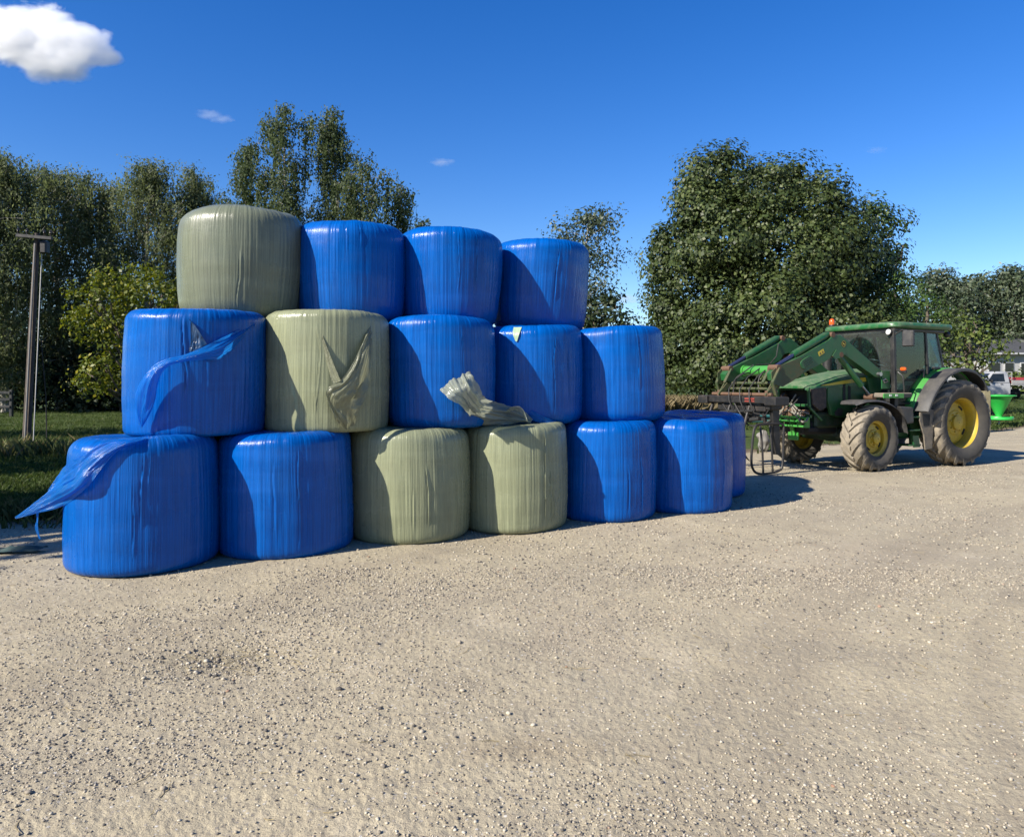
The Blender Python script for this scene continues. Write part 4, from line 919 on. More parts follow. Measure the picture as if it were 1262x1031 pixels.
mb.build('nose_frame', M['jd_green'], T, bevel=.006)
mb = MB()
rs = random.Random(5)
for (a, b) in (((3.50, -.02, 1.23), (3.56, -.38, .98)), ((3.50, 0, 1.23), (3.60, .25, .98)), ((3.5, .02, 1.23), (3.5, .42, 1.05)), ((3.52, -.08, 1.22), (3.58, -.28, .92)), ((3.55, .05, 1.2), (3.5, .38, .95)), ((3.5, -.1, 1.12), (3.55, .3, 1.06)), ((3.48, .1, 1.4), (3.5, 0, 1.22))):
    a = Vector(a); b = Vector(b); m = (a + b) / 2 + Vector((.04, 0, -.03)); mb.tube([a, (a + m) / 2, m, (m + b) / 2, b], .014, 7)
mb.tube([(3.5, .40, .98), (3.58, .44, .93), (3.62, .40, .90), (3.6, .3, .92), (3.56, .26, .96)], .02, 8)
mb.build('hydraulic_hose', M['greyhose'], T, True)
mb = MB(); mb.box((3.40, -.1, 1.08), (.12, .36, .2), None, .02); mb.box((3.40, .22, 1.05), (.1, .2, .13), None, .02); mb.box((3.40, -.28, 1.30), (.10, .12, .2), None, .02); mb.build('front_gearbox', M['rust'], T)
mb = MB()
for z, x in ((.97, 3.52), (.90, 3.56), (.82, 3.58)): mb.box((x, 0, z), (.09, .84, .038), None, .008)
for y in (-.41, -.2, .05, .22, .41): mb.box((3.53, y, .89), (.10, .03, .19), None, .004)
mb.box((3.46, .02, .62), (.05, .24, .15), None, .02); mb.bar((3.50, .02, .8), (3.46, .02, .66), .08, .04)
mb.build('front_hitch', M['fresh_green'], T)
mb = MB(); mb.box((3.0, 0, .78), (.9, .5, .26), None, .04); mb.box((3.3, 0, .75), (.25, .7, .08), None, .01); mb.build('front_support', M['dark'], T)
# exhaust, beacon
mb = MB(); mb.lathe([(.045, 1.5), (.085, 1.55), (.09, 1.6), (.09, 2.12), (.05, 2.16), (.042, 2.2), (.042, 2.62), (.05, 2.64)], 20, 'z', (1.86, -.60, 0)); mb.build('exhaust', M['black'], T, True)
mb = MB(); mb.tube([(1.60, -.70, 2.68), (1.60, -.70, 2.79)], .016, 8); mb.lathe([(.055, 2.78), (.058, 2.80), (.05, 2.815)], 20, 'z', (1.60, -.70, 0)); bs = mb.build('beacon_base', M['black'], T, True)
mb = MB(); mb.lathe([(.053, 2.815), (.056, 2.84), (.054, 2.89), (.042, 2.925), (.02, 2.94), (.004, 2.943)], 20, 'z', (1.60, -.70, 0)); mb.build('beacon_lens', M['amber'], bs, True)

# cab
def sym(f):
    for sd in (1, -1): f(sd)
ccab = MB(); ccab.box((.85, 0, 1.17), (1.45, 1.34, .34), None, .04); ccab.box((.12, 0, 1.5), (.10, 1.3, .7), None, .02); ccab.box((1.56, 0, 1.38), (.06, 1.36, .28), None, .02)
cab = ccab.build('cab_floor', M['dark'], T)
for sd in (1, -1):
    MB().bar((1.60, .735 * sd, 1.20), (1.645, .735 * sd, 2.62), .075, .085, (0, 1, 0)).build('front_pillar', M['black'], T, bevel=.008)
    MB().bar((.62, .76 * sd, 1.30), (.72, .735 * sd, 2.62), .05, .055, (0, 1, 0)).build('door_pillar', M['black'], T, bevel=.006)
    MB().bar((.10, .71 * sd, 1.75), (.32, .69 * sd, 2.62), .05, .05, (0, 1, 0)).build('rear_pillar', M['black'], T, bevel=.006)
    ys = .745 * sd
    d_ = pane('door_glass', [(1.585, ys, 1.22), (1.625, ys, 2.60), (.735, ys, 2.60), (.655, ys, 1.78), (.80, ys, 1.50), (1.0, ys, 1.22)], M['glass'], T)
    MB().bar((.66, ys + .012 * sd, 1.78), (1.0, ys + .012 * sd, 1.22), .02, .03, (0, 1, 0)).bar((1.0, ys + .012 * sd, 1.22), (1.57, ys + .012 * sd, 1.22), .02, .03).build('door_frame', M['black'], d_)
    MB().bar((.80, ys + .03 * sd, 1.72), (.80, ys + .03 * sd, 1.86), .03, .03, (0, 1, 0)).bar((.80, ys + .03 * sd, 1.86), (.93, ys + .03 * sd, 1.86), .02, .025).build('door_handle', M['black'], d_)
    pane('rear_quarter_window', [(.61, ys, 1.80), (.69, ys, 2.60), (.345, .705 * sd, 2.60), (.145, .725 * sd, 1.80)], M['glass'], T)
# seen through the panes: far edge tinted pane at the back
pane('rear_window', [(.10, -.66, 1.75), (.31, -.64, 2.60), (.31, .64, 2.60), (.10, .66, 1.75)], M['glass'], T)
ws = []
for k in range(13):
    y = -.69 + 1.38 * k / 12; bow = .05 * (1 - (y / .69) ** 2); ws.append(((1.60 + bow, y, 1.44), (1.645 + bow, y, 2.60)))
mb = MB().add([a for a, b in ws] + [b for a, b in ws], [(k, k + 1, 14 + k, 13 + k) for k in range(12)])
wsc = mb.build('windscreen', M['windscreen'], T, True, fix=False)
MB().tube([(1.70, .02, 2.58), (1.69, -.18, 2.3), (1.68, -.34, 2.06)], .009, 6).build('wiper', M['black'], wsc)
mb = MB()
rr_ = []
for (s_, z) in ((.97, 2.655), (1.0, 2.68), (1.0, 2.735), (.975, 2.765), (.80, 2.785), (.3, 2.795)):
    ring = []
    for k in range(48):
        a = 2 * math.pi * k / 48; c, s2 = math.cos(a), math.sin(a); e = .22
        ring.append((.84 + .90 * s_ * math.copysign(abs(c) ** e, c), .87 * s_ * math.copysign(abs(s2) ** e, s2), z))
    rr_.append(ring)
roof = mb.loft(rr_).build('roof', M['bonnet_green'], T, True, angle=50)
mb = MB(); mb.box((.92, 0, 2.625), (1.5, 1.56, .07), None, .02); mb.box((1.62, 0, 2.60), (.10, 1.50, .09), None, .02); mb.build('roof_lining', M['black'], roof)
for (x, y) in ((1.70, .70), (1.70, -.66), (.0, .7)):
    mb = MB(); mb.lathe([(.02, -.05), (.058, -.02), (.062, .03), (.055, .035)], 20); lo = mb.build('work_light', M['black'], T, True); lo.location = (x, y, 2.575); lo.rotation_euler = (0, R(85 if x > 1 else -85), 0)
    mb = MB(); mb.lathe([(.052, .034), (.04, .042), (.01, .046)], 20); mb.build('lens', M['lamp_white'], lo, True)
# mirrors
for sd in (1, -1):
    o = MB().tube([(1.64, .75 * sd, 2.52), (1.62, .9 * sd, 2.60), (1.60, 1.0 * sd, 2.585)], .014, 8).tube([(1.60, 1.0 * sd, 2.585), (1.60, 1.0 * sd, 2.3)], .012, 8).build('mirror_arm', M['black'], T, True)
    MB().box((1.60, 1.02 * sd, 2.44), (.09, .21, .30), Matrix.Rotation(R(8 * sd), 3, 'Z'), .03).build('mirror', M['grey_plastic'], o)
    o = MB().bar((1.60, .76 * sd, 1.86), (1.56, .90 * sd, 1.86), .03, .03).box((1.56, .90 * sd, 1.82), (.06, .10, .06), None, .01).build('indicator_bracket', M['black'], T)
    MB().box((1.575, .90 * sd, 1.875), (.06, .11, .065), None, .015).build('indicator', M['amber'], o)
    MB().tube([(1.58, .79 * sd, 1.82), (1.56, .88 * sd, 1.74), (1.52, .88 * sd, 1.45), (1.54, .79 * sd, 1.36)], .014, 8).build('grab_handle', M['black'], T, True)
# inside
MB().box((.42, 0, 1.52), (.48, .50, .16), None, .05).box((.22, 0, 1.90), (.14, .48, .66), Matrix.Rotation(R(-8), 3, 'Y'), .05).box((.18, 0, 2.29), (.10, .28, .18), None, .04).box((.42, .32, 1.72), (.4, .08, .06), None, .02).box((.42, -.32, 1.72), (.4, .10, .08), None, .02).build('driver_seat', M['seat'], T)
MB().box((1.42, 0, 1.62), (.24, .50, .45), None, .06).box((1.36, 0, 1.86), (.18, .36, .10), Matrix.Rotation(R(30), 3, 'Y'), .03).build('dashboard', M['grey_plastic'], T)
mb = MB()
Mr = Matrix.Rotation(R(-28), 3, 'Y'); cs = Vector((1.16, 0, 1.99))
mb.tube([cs + Mr @ Vector((.19 * math.cos(a), .19 * math.sin(a), 0)) for a in np.linspace(0, 2 * math.pi, 33)], .016, 8); mb.tube([cs, cs + Mr @ Vector((.14, 0, -.26))], .03, 8)
for a in (0, 2.1, 4.2): mb.tube([cs, cs + Mr @ Vector((.18 * math.cos(a), .18 * math.sin(a), 0))], .012, 6)
mb.build('steering_wheel', M['black'], T, True)
MB().box((.55, -.50, 1.62), (.7, .22, .28), None, .05).tube([(.7, -.5, 1.75), (.74, -.48, 1.98)], .012, 6).build('control_console', M['grey_plastic'], T)

# rear mudguards
prof = [(1.24, 1.08), (1.12, 1.30), (.95, 1.52), (.75, 1.70), (.52, 1.82), (.26, 1.885), (0, 1.885), (-.24, 1.83), (-.42, 1.72), (-.55, 1.58), (-.62, 1.46)]
pr = catmull([(x, 0, z) for x, z in prof], 40)
def arc_band(y0, y1, off, th):
    mb = MB(); rings = []
    for k in range(len(pr)):
        p = pr[k]; t_ = pr[min(k + 1, 39)] - pr[max(k - 1, 0)]; t_ /= np.linalg.norm(t_); nx, nz = t_[2], -t_[0]
        if nz < 0 and nx < 0: pass
        nx, nz = -t_[2] * -1, -t_[0]
        a = np.array([p[0] + nx * off, p[2] + nz * off]); b = np.array([p[0] + nx * (off - th), p[2] + nz * (off - th)])
        ym = y1; 
        rings.append([(a[0], y0, a[1]), (a[0], ym - .03 * (1 if y1 > y0 else -1), a[1]), (a[0] - nx * .025, ym, a[1] - nz * .025), (b[0] - nx * .04, ym, b[1] - nz * .04), (b[0], ym - .04 * (1 if y1 > y0 else -1), b[1]), (b[0], y0, b[1])])
    return mb.loft(rings)
for sd in (1, -1):
    f_ = arc_band(.60 * sd, .86 * sd, .022, .03).build('rear_mudguard', M['fresh_green'], T, True, angle=50)
    arc_band(.862 * sd, 1.16 * sd, .008, .022).build('mudguard_extension', M['grey_plastic'], f_, True, angle=50)
    MB().box((.48, .80 * sd, 1.90), (.20, .07, .06), None, .015).build('fender_lamp', M['black'], f_)
    MB().prism([(1.0, 1.43), (1.08, 1.30), (1.0, 1.18), (.9, 1.33)], .868 * sd, .885 * sd).build('fender_recess', M['dark'], f_)
# front mudguards
for sd in (1, -1):
    mb = MB(); rings = []
    pts_ = [(2.98, 1.24), (2.86, 1.285), (2.66, 1.305), (2.42, 1.30), (2.18, 1.255), (1.96, 1.16), (1.79, 1.02), (1.70, .86), (1.66, .70)]
    q = catmull([(x, 0, z) for x, z in pts_], 28)
    for k, p in enumerate(q):
        wd = .22 if k > 3 else .17 + .02 * k
        rings.append([(p[0], (.84 - wd) * sd, p[2]), (p[0], (.84 + wd * .85) * sd, p[2] + .004), (p[0], (.84 + wd) * sd, p[2] - .03), (p[0], (.84 + wd - .015) * sd, p[2] - .03), (p[0], (.84 + wd * .82) * sd, p[2] - .014), (p[0], (.84 - wd) * sd, p[2] - .016)])
    fm = mb.loft(rings).build('front_mudguard', M['grey_plastic'], T, True, angle=45)
    MB().bar((2.42, .45 * sd, 1.05), (2.42, .80 * sd, 1.28), .04, .05).bar((2.42, .45 * sd, 1.05), (2.42, .45 * sd, .7), .05, .05).build('mudguard_stay', M['black'], fm)
    MB().prism([(1.80, 1.18), (1.42, 1.16), (1.40, .86), (1.60, .84)], .70 * sd, 1.0 * sd).build('mud_panel', M['grey_plastic'], T, bevel=.03)
    # steps, tank, guard plate
    mb = MB(); mb.prism([(1.46, 1.12), (1.62, .42), (1.56, .42), (1.38, 1.12)], .72 * sd, .76 * sd); mb.prism([(1.12, 1.10), (1.10, .42), (1.16, .40), (1.22, 1.10)], .72 * sd, .76 * sd)
    for z, w_ in ((.44, .34), (.72, .30), (.97, .26)): mb.box((1.34, .85 * sd, z), (w_, .26, .03), None, .008)
    mb.prism([(1.25, .62), (1.42, .62), (1.38, .40), (1.20, .40)], .96 * sd, .98 * sd); mb.build('cab_step', M['jd_green'], T)
    MB().box((1.05, .58 * sd, .80), (1.0, .26, .52), None, .06).build('fuel_tank', M['jd_green'] if sd > 0 else M['black'], T, bevel=.01)
    MB().prism([(1.20, 1.14), (.80, 1.10), (.86, .36), (1.06, .34), (1.10, .62), (1.22, .90)], .96 * sd, .985 * sd).build('step_guard', M['dusty_panel'], T, bevel=.006)
    MB().prism([(1.16, 1.02), (.93, 1.02), (.95, .80), (1.12, .80)], .987 * sd, .992 * sd).build('guard_window', M['dark'], T)
    MB().box((1.66, .62 * sd, .62), (.36, .28, .40), None, .05).build('battery_box', M['black'], T)
# light bar box beside the cab
o = MB().box((1.78, .84, 1.385), (.80, .22, .085), None, .015).build('control_box', M['dusty_panel'], T)
MB().box((1.92, .955, 1.375), (.56, .02, .085), None, .004).build('green_cover', M['fresh_green'], o)
MB().box((1.85, .968, 1.385), (.06, .008, .035)).box((2.02, .968, 1.385), (.06, .008, .035)).build('white_reflector', M['lamp_white'], o)
MB().box((1.53, .955, 1.378), (.22, .012, .07), None, .004).build('dark_cover', M['black'], o)
MB().box((1.7, .80, 1.25), (.10, .12, .22), None, .01).box((1.95, .75, 1.25), (.06, .1, .25), None, .01).build('box_stay', M['black'], o)

# loader
def arm(sd):
    y0, y1 = sd * .51, sd * .67
    main = MB().prism([(1.90, 1.80), (1.93, 1.87), (2.84, 2.42), (2.98, 2.49), (3.15, 2.48), (3.28, 2.39), (3.9, 2.12), (4.52, 1.88), (4.62, 1.78), (4.60, 1.66), (4.42, 1.60), (4.10, 1.70), (3.72, 1.86), (3.45, 1.96), (3.25, 2.05), (3.14, 2.17), (3.02, 2.20), (2.88, 2.13), (2.06, 1.73), (1.95, 1.71)], min(y0, y1), max(y0, y1)).build('loader_arm', M['jd_green'], T, bevel=.012)
    MB().prism([(3.98, 2.06), (4.55, 1.90), (4.68, 1.80), (4.66, 1.60), (4.42, 1.55), (4.2, 1.64), (4.0, 1.74), (3.8, 1.93)], y1 * 1.0 + sd * .001, y1 + sd * .014).build('arm_end_plate', M['olive'], main)
    # bucket cylinder on top of the arm
    yc = sd * .59
    c_ = MB().tube([(3.20, yc, 2.50), (3.28, yc, 2.475), (4.02, yc, 2.135), (4.08, yc, 2.105)], [.045, .066, .066, .058], 14).build('tilt_cylinder', M['jd_green'], main, True)
    MB().tube([(4.06, yc, 2.115), (4.50, yc, 1.90)], .034, 12).build('cylinder_rod', M['rodblue'], c_, True)
    MB().tube([(3.17, yc - .09, 2.49), (3.17, yc + .09, 2.49)], .05, 12).tube([(4.52, yc - .11, 1.88), (4.52, yc + .11, 1.88)], .055, 12).build('pivot_pin', M['rust'], main, True)
    # lift cylinder below
    c_ = MB().tube([(2.96, yc + sd * .02, 2.12), (2.90, yc + sd * .02, 2.06), (2.36, yc + sd * .02, 1.57)], [.04, .056, .056], 14).build('lift_cylinder', M['jd_green'], main, True)
    MB().tube([(2.38, yc + sd * .02, 1.59), (2.10, yc + sd * .02, 1.36)], .024, 10).build('cylinder_rod', M['chrome'], c_, True)
    MB().tube([(2.10, yc - .10, 1.35), (2.10, yc + .10, 1.35)], .06, 12).tube([(2.97, yc - .10, 2.13), (2.97, yc + .10, 2.13)], .05, 12).build('pivot_pin', M['rust'], main, True)
    MB().prism([(3.1, 2.22), (3.2, 2.10), (3.12, 2.05), (2.95, 2.08), (2.86, 2.16), (2.92, 2.24)], yc + sd * .082, yc + sd * .096).build('cylinder_lug', M['jd_green'], main)
    # oval rubbing shield, yellow label and round badge on the outer face
    ov = MB(); ca = Vector((3.83, 0, 1.99)); ax = Vector((.90, 0, -.43)); bx_ = Vector((.43, 0, .90))
    ring = [ca + ax * (.16 * math.copysign(min(abs(math.cos(a)) ** .6, 1), math.cos(a)) + .02) + bx_ * .085 * math.copysign(abs(math.sin(a)) ** .6, math.sin(a)) for a in np.linspace(0, 2 * math.pi, 25)[:-1]]
    ov.prism([(p.x, p.z) for p in ring], y1 + sd * .001, y1 + sd * .03); o = ov.build('arm_shield', M['jd_green'], main, bevel=.008)
    mb = MB()
    for k in range(4):
        c = ca + bx_ * (.055 - .036 * k); mb.bar(c - ax * .11 + Vector((0, y1 + sd * .031, 0)), c + ax * .12 + Vector((0, y1 + sd * .031, 0)), .004, .012, (0, 1, 0))
    mb.build('shield_groove', M['dark'], o)
    ca = Vector((3.47, 0, 2.16)); P = [ca + ax * a + bx_ * b for a, b in ((-.075, -.04), (.075, -.04), (.075, .04), (-.075, .04))]
    o = MB().prism([(p.x, p.z) for p in P], y1 + sd * .001, y1 + sd * .004).build('warning_label', M['decal_yellow'], main)
    mb = MB()
    for a in (-.035, .03):
        P = [ca + ax * (a + q) + bx_ * b for q, b in ((-.022, -.022), (.022, -.022), (0, .022))]; mb.prism([(p.x, p.z) for p in P], y1 + sd * .0045, y1 + sd * .0055)
    mb.build('warning_symbol', M['rust'], o)
    mb = MB(); mb.lathe([(.058, 0), (.058, .004)], 24, 'y', (2.90, y1 + (.001 if sd > 0 else -.005), 2.33)); o = mb.build('round_badge', M['dark'], main)
    def ri(r0, r1): 
        m_ = MB(); V = []
        for r in (r0, r1):
            V += [(2.90 + r * math.cos(a), y1 + sd * .006, 2.33 + r * math.sin(a)) for a in np.linspace(0, 2 * math.pi, 25)[:-1]]
        return m_.add(V, [(k, (k + 1) % 24, 24 + (k + 1) % 24, 24 + k) for k in range(24)])
    ri(.047, .054).build('badge_ring', M['decal_yellow'], o, fix=False)
    dp = [(-.028, -.002), (-.012, .010), (.008, .008), (.016, .024), (.030, .020), (.022, .010), (.014, -.006), (.028, -.022), (.020, -.022), (.004, -.008), (-.010, -.010), (-.024, -.026), (-.030, -.022), (-.020, -.008)]
    MB().prism([(2.90 + x, 2.33 + z) for x, z in dp], y1 + sd * .0055, y1 + sd * .0068).build('leaping_emblem', M['decal_yellow'], o)
    # mast
    MB().prism([(1.66, 1.86), (1.98, 1.86), (2.05, 1.72), (1.94, 1.30), (2.20, 1.30), (2.18, 1.0), (1.66, .95)], sd * .44, sd * .50).build('loader_mast', M['jd_green'], T, bevel=.01)
    MB().prism([(1.68, 1.84), (1.90, 1.84), (1.90, 1.5), (1.68, 1.5)], sd * .675, sd * .70).build('mast_cheek', M['jd_green'], T, bevel=.008)
    MB().tube([(1.98, sd * .42, 1.78), (1.98, sd * .74, 1.78)], .04, 12).tube([(1.86, sd * .72, 1.62), (1.9, sd * .72, 1.66), (1.84, sd * .73, 1.69), (1.76, sd * .72, 1.64), (1.86, sd * .72, 1.62)], .012, 6).build('mast_pin', M['chrome'], T, True)
    # tip linkage
    lk = MB()
    lk.bar((4.52, y1 + sd * .03, 1.88), (4.68, y1 + sd * .03, 1.62), .03, .06, (0, 1, 0)); lk.bar((4.68, y1 + sd * .03, 1.62), (4.60, y1 + sd * .03, 1.40), .03, .06, (0, 1, 0))
    lk.bar((4.52, y0 - sd * .03, 1.88), (4.68, y0 - sd * .03, 1.62), .03, .06, (0, 1, 0)); lk.bar((4.42, yc, 1.66), (4.68, yc, 1.42), .10, .05, (0, 1, 0))
    lk.prism([(4.44, 1.70), (4.56, 1.66), (4.74, 1.40), (4.56, 1.38), (4.40, 1.55)], yc - .012, yc + .012)
    lk.build('tip_link', M['olive'], main)
    return main
arm(1); arm(-1)
MB().tube([(4.16, -.51, 1.84), (4.16, .51, 1.84)], .092, 20).tube([(4.16, -.51, 1.84), (4.16, -.47, 1.84)], .11, 20).tube([(4.16, .47, 1.84), (4.16, .51, 1.84)], .11, 20).build('cross_tube', M['fresh_green'], T, True)
mb = MB()
for x, z in ((4.50, 1.61), (4.52, 1.51)): mb.tube([(x, -.5, z), (x, .5, z)], .026, 10)
mb.build('coupler_bar', M['olive'], T, True)
MB().tube([(4.66, -.82, 1.41), (4.66, .68, 1.41)], .032, 10).box((4.66, .58, 1.42), (.10, .07, .12), None, .01).box((4.66, -.62, 1.42), (.10, .07, .12), None, .01).build('coupler_rail', M['rust'], T, True)
# black bale grab hung on the loader
gb = MB().box((4.66, -.12, 1.315), (.14, 1.95, .125), None, .012).box((4.62, .74, 1.30), (.34, .26, .15), None, .015).box((4.62, -.98, 1.30), (.34, .26, .15), None, .015).build('grab_beam', M['black_steel'], T)
MB().box((4.738, .22, 1.335), (.004, .24, .03)).box((4.738, .22, 1.29), (.004, .24, .022)).box((4.738, .28, 1.312), (.004, .02, .06)).build('faded_marking', M['red_decal'], gb)
for sd in (1, -1):
    yy = .60 * sd - .06
    a_ = MB().prism([(4.40, 1.27), (4.56, 1.27), (4.50, .60), (4.46, .36), (4.36, .36), (4.38, .62)], yy - .04, yy + .04).box((4.5, yy, 1.2), (.26, .16, .12), None, .02).build('grab_arm', M['black_steel'], gb)
    hp = [(4.30, .86), (4.33, .20), (4.42, .08), (4.62, .05), (4.86, .05), (5.0, .12), (5.06, .30), (5.02, .70), (4.96, .86), (4.84, .90), (4.40, .90), (4.30, .86)]
    cu = catmull([(x, yy + sd * (.02 + .05 * (1 - abs(z - .5))), z) for x, z in hp], 60)
    mb = MB().tube([tuple(p) for p in cu], .022, 8)
    for x in (4.58, 4.80): mb.tube([(x, yy, .90), (x + .02, yy + sd * .07, .5), (x - .02, yy + sd * .05, .06)], .018, 8)
    mb.build('grab_hoop', M['black_steel'], a_, True)
    MB().tube([(4.45, yy, 1.18), (4.5, yy * .3, 1.16)], .035, 10).build('grab_cylinder', M['black_steel'], gb, True)
# dark clutter of the grab's frame below the beam
mb = MB().bar((4.60, -.70, 1.16), (4.60, .50, 1.16), .10, .10).bar((4.56, -.62, .98), (4.56, .40, .98), .08, .07)
for y in (-.62, -.25, .02, .38): mb.bar((4.58, y, 1.25), (4.55, y + .03, .90), .06, .05, (0, 1, 0))
mb.prism([(4.40, 1.26), (4.66, 1.26), (4.62, 1.02), (4.44, .98)], -.16, -.12).prism([(4.40, 1.26), (4.66, 1.26), (4.62, 1.02), (4.44, .98)], .12, .16)
mb.build('grab_frame', M['black_steel'], gb)
mb = MB().tube([(4.66, -.60, 1.06), (4.70, -.1, 1.10)], .042, 12).tube([(4.70, -.1, 1.10), (4.71, .28, 1.12)], .022, 8).tube([(4.64, .36, .98), (4.67, .0, .94)], .036, 12)
mb.build('grab_ram', M['dark'], gb, True)
for y in (-.86, -.38, .12):                                   # spare tines hooked under the beam
    cu = catmull([(4.62, y, 1.24), (4.74, y + .02, .98), (4.84, y + .03, .66), (4.80, y + .03, .36), (4.66, y + .02, .22)], 16)
    MB().tube([tuple(p) for p in cu], [.026] * 12 + [.022, .018, .013, .007], 8).build('grab_tine', M['black_steel'], gb, True)
mb = MB()
for k in (0, 2, 3):
    y = -.35 + .14 * k + (.09 if k == 3 else 0); mb.tube([(4.22, y * .6, 1.95 - .03 * k), (4.5, y, 1.72), (4.74, y + .05, 1.50), (4.78, y + .1, 1.30), (4.72, y + .16, 1.08), (4.62, y + .32, 1.05), (4.6, y + .42, 1.2)], .012, 7)
for (a, b, s_) in (((4.25, -.30, 1.80), (4.70, -.35, 1.28), .16), ((4.20, .1, 1.80), (4.66, .30, 1.24), .20), ((3.9, .35, 1.78), (4.62, .45, 1.24), .10), ((3.55, -.1, 1.42), (4.62, -.2, 1.18), -.22), ((3.5, .2, 1.35), (4.64, .1, 1.1), -.25), ((4.7, -.5, 1.22), (4.66, .2, 1.02), -.18), ((4.7, -.2, 1.25), (4.6, .5, .96), -.24)):
    a = Vector(a); b = Vector(b); mb.tube([tuple(a + (b - a) * t + Vector((.06 * math.sin(5 * t), .05 * math.sin(7 * t), s_ * math.sin(math.pi * t)))) for t in np.linspace(0, 1, 9)], .013, 6)
mb.tube([(3.3, -.50, 2.38), (3.42, -.44, 2.12), (3.6, -.42, 1.98), (3.9, -.46, 1.96)], .011, 6); mb.tube([(3.3, .50, 2.42), (3.5, .47, 2.25), (3.9, .46, 2.0), (4.2, .4, 1.95)], .011, 6)
mb.build('loader_hose', M['hose'], T, True)
# ------------------------------------------------------------------ utility pole
px0, Yp = at(31, 17.), 17.; zb = gz1(px0, Yp)
tx = at(46, 17.); tz = zat(293, 17.)
P = thing('utility_pole', 'old leaning wooden utility pole with a crossarm and stays standing in the grass', 'utility pole', (px0, Yp, zb))
dx = tx - px0; h = tz - zb
MB().tube([(0, 0, -.3), (dx * .5, 0, h * .5), (dx, 0, h + .1)], [.088, .074, .058], 14).build('pole', M['pole_wood'], P, True)
MB().tube([(.09, -.04, -.3), (dx * .5 + .07, -.04, h * .5), (dx + .035, -.05, h * .93)], [.05, .042, .034], 10).build('brace_pole', M['pole_wood'], P, True)
MB().tube([(.06, -.13, -.1), (dx * .5 + .04, -.12, h * .5), (dx + .01, -.10, h * .97)], .018, 8).build('conduit', paint('pale_conduit', (.30, .28, .26), .6, (.3, .27, .22), .4), P, True)
ca = MB().bar((dx - .40, -.12, h + .03), (dx + .42, -.12, h - .04), .07, .075).build('crossarm', M['black'], P)
for q in (-.36, -.16, .24, .38): MB().lathe([(.015, -.03), (.018, .02), (.03, .04), (.024, .06), (.03, .08), (.015, .10), (.005, .105)], 12, 'z', (dx + q, -.12, h + .07 - .035 * q * 2)).build('insulator', paint('insulator', (.03, .022, .02), .25, (.08, .08, .08), .2), ca, True)
MB().box((dx + .16, .02, h - .22), (.16, .18, .3), None, .03).build('fuse_box', M['black'], P)
MB().tube([(dx + .1, .02, h - .1), (dx + .14, -.2, h * .5), (.53, -.55, -.1)], .012, 5).build('stay_wire', paint('galvanised_wire', (.4, .4, .38), .5, (.3, .27, .22), .4), P, True)
MB().tube([(dx * .55 + .15, .1, h * .52), (.32, .25, h * .25), (.28, .35, .0)], .014, 5).build('loose_cable', M['hose'], P, True)

# ------------------------------------------------------------------ field fence under the left trees
Yf = 33.
fx0, fx1 = at(-90, Yf), at(14, Yf)
Fe = thing('field_fence', 'low dark post and rail fence under the trees at the left', 'fence', (fx0, Yf, gz1(fx0, Yf)))
nn = 3
for k in range(nn + 1):
    x = (fx1 - fx0) * k / nn; MB().box((x, 0, .55), (.14, .14, 1.3), None, .02).build('post', M['black'], Fe)
for z in (.45, .78, 1.08): MB().box(((fx1 - fx0) / 2, -.09, z), (fx1 - fx0, .04, .11), None, .008).build('rail', M['black'], Fe)

# ------------------------------------------------------------------ green hopper on the right
Yh = 26.5; xh = at(1231, Yh); zh = gz1(xh, Yh)
gpl = paint('bright_green_plastic', (.03, .50, .07), .35, (.2, .4, .15), .15)
Hh = thing('feed_hopper', 'bright green plastic cone hopper on a dish and post at the edge of the grass', 'hopper', (xh, Yh, zh))
MB().lathe([(.10, .30), (.10, .36), (.125, .42), (.41, 1.02), (.455, 1.05), (.53, 1.055), (.54, 1.075), (.535, 1.095), (.47, 1.10), (.44, 1.09), (.39, 1.03), (.10, .44), (.06, .40)], 48).build('cone', gpl, Hh, True, angle=50)
MB().lathe([(.05, .20), (.42, .21), (.45, .23), (.455, .31), (.445, .33), (.43, .32), (.42, .25), (.1, .24)], 48).build('dish', gpl, Hh, True, angle=50)
MB().lathe([(.43, 1.094), (.40, 1.10), (.05, 1.12), (.01, 1.12)], 48).box((-.18, -.22, 1.115), (.16, .16, .02), None, .006).build('lid', gpl, Hh, True)
MB().tube([(0, 0, -.2), (0, 0, .24)], .03, 10).build('post', paint('galvanised_post', (.45, .46, .46), .5, (.3, .27, .22), .4), Hh, True)

# gate post behind the rear wheel
xg, Yg = at(1214, 24.), 24.
tag(MB().box((0, 0, .55), (.24, .24, 1.6), None, .025).build('gate_post', paint('pale_post', (.26, .23, .13), .85, (.12, .10, .06), .6), None), 'pale square wooden gate post behind the rear wheel of the tractor', 'gate post').location = (xg, Yg, gz1(xg, Yg))

# things lying behind the loader
xr, Yr = at(905, 21.), 21.
Rl = thing('pipe_rack', 'teal painted steel pipes lying on low timber blocks behind the loader', 'pipes', (xr, Yr, gz1(xr, Yr)))
tl = paint('teal_paint', (.02, .15, .14), .5, (.15, .12, .08), .4)
MB().tube([(-2.2, 0, .62), (1.8, .3, .60)], .05, 10).build('pipe', tl, Rl, True)
MB().tube([(-2.1, -.1, .48), (1.6, .2, .46)], .045, 10).build('pipe', tl, Rl, True)
for x in (-1.6, 0.0, 1.3): MB().box((x, .1, .2), (.18, .4, .52), None, .02).build('block', M['post_wood'], Rl)
xs_, Ys = at(941, 17.3), 17.3
U, Vv = np.meshgrid(np.linspace(0, 2 * math.pi, 41)[:-1], np.linspace(0, 1, 16))
rr = .14 * np.sin(np.pi * np.clip(Vv * .9 + .08, 0, 1)) ** .5 * (1 + 1.0 * vnoise(U * 2.5, Vv * 4, 3) * np.sin(U / 2))
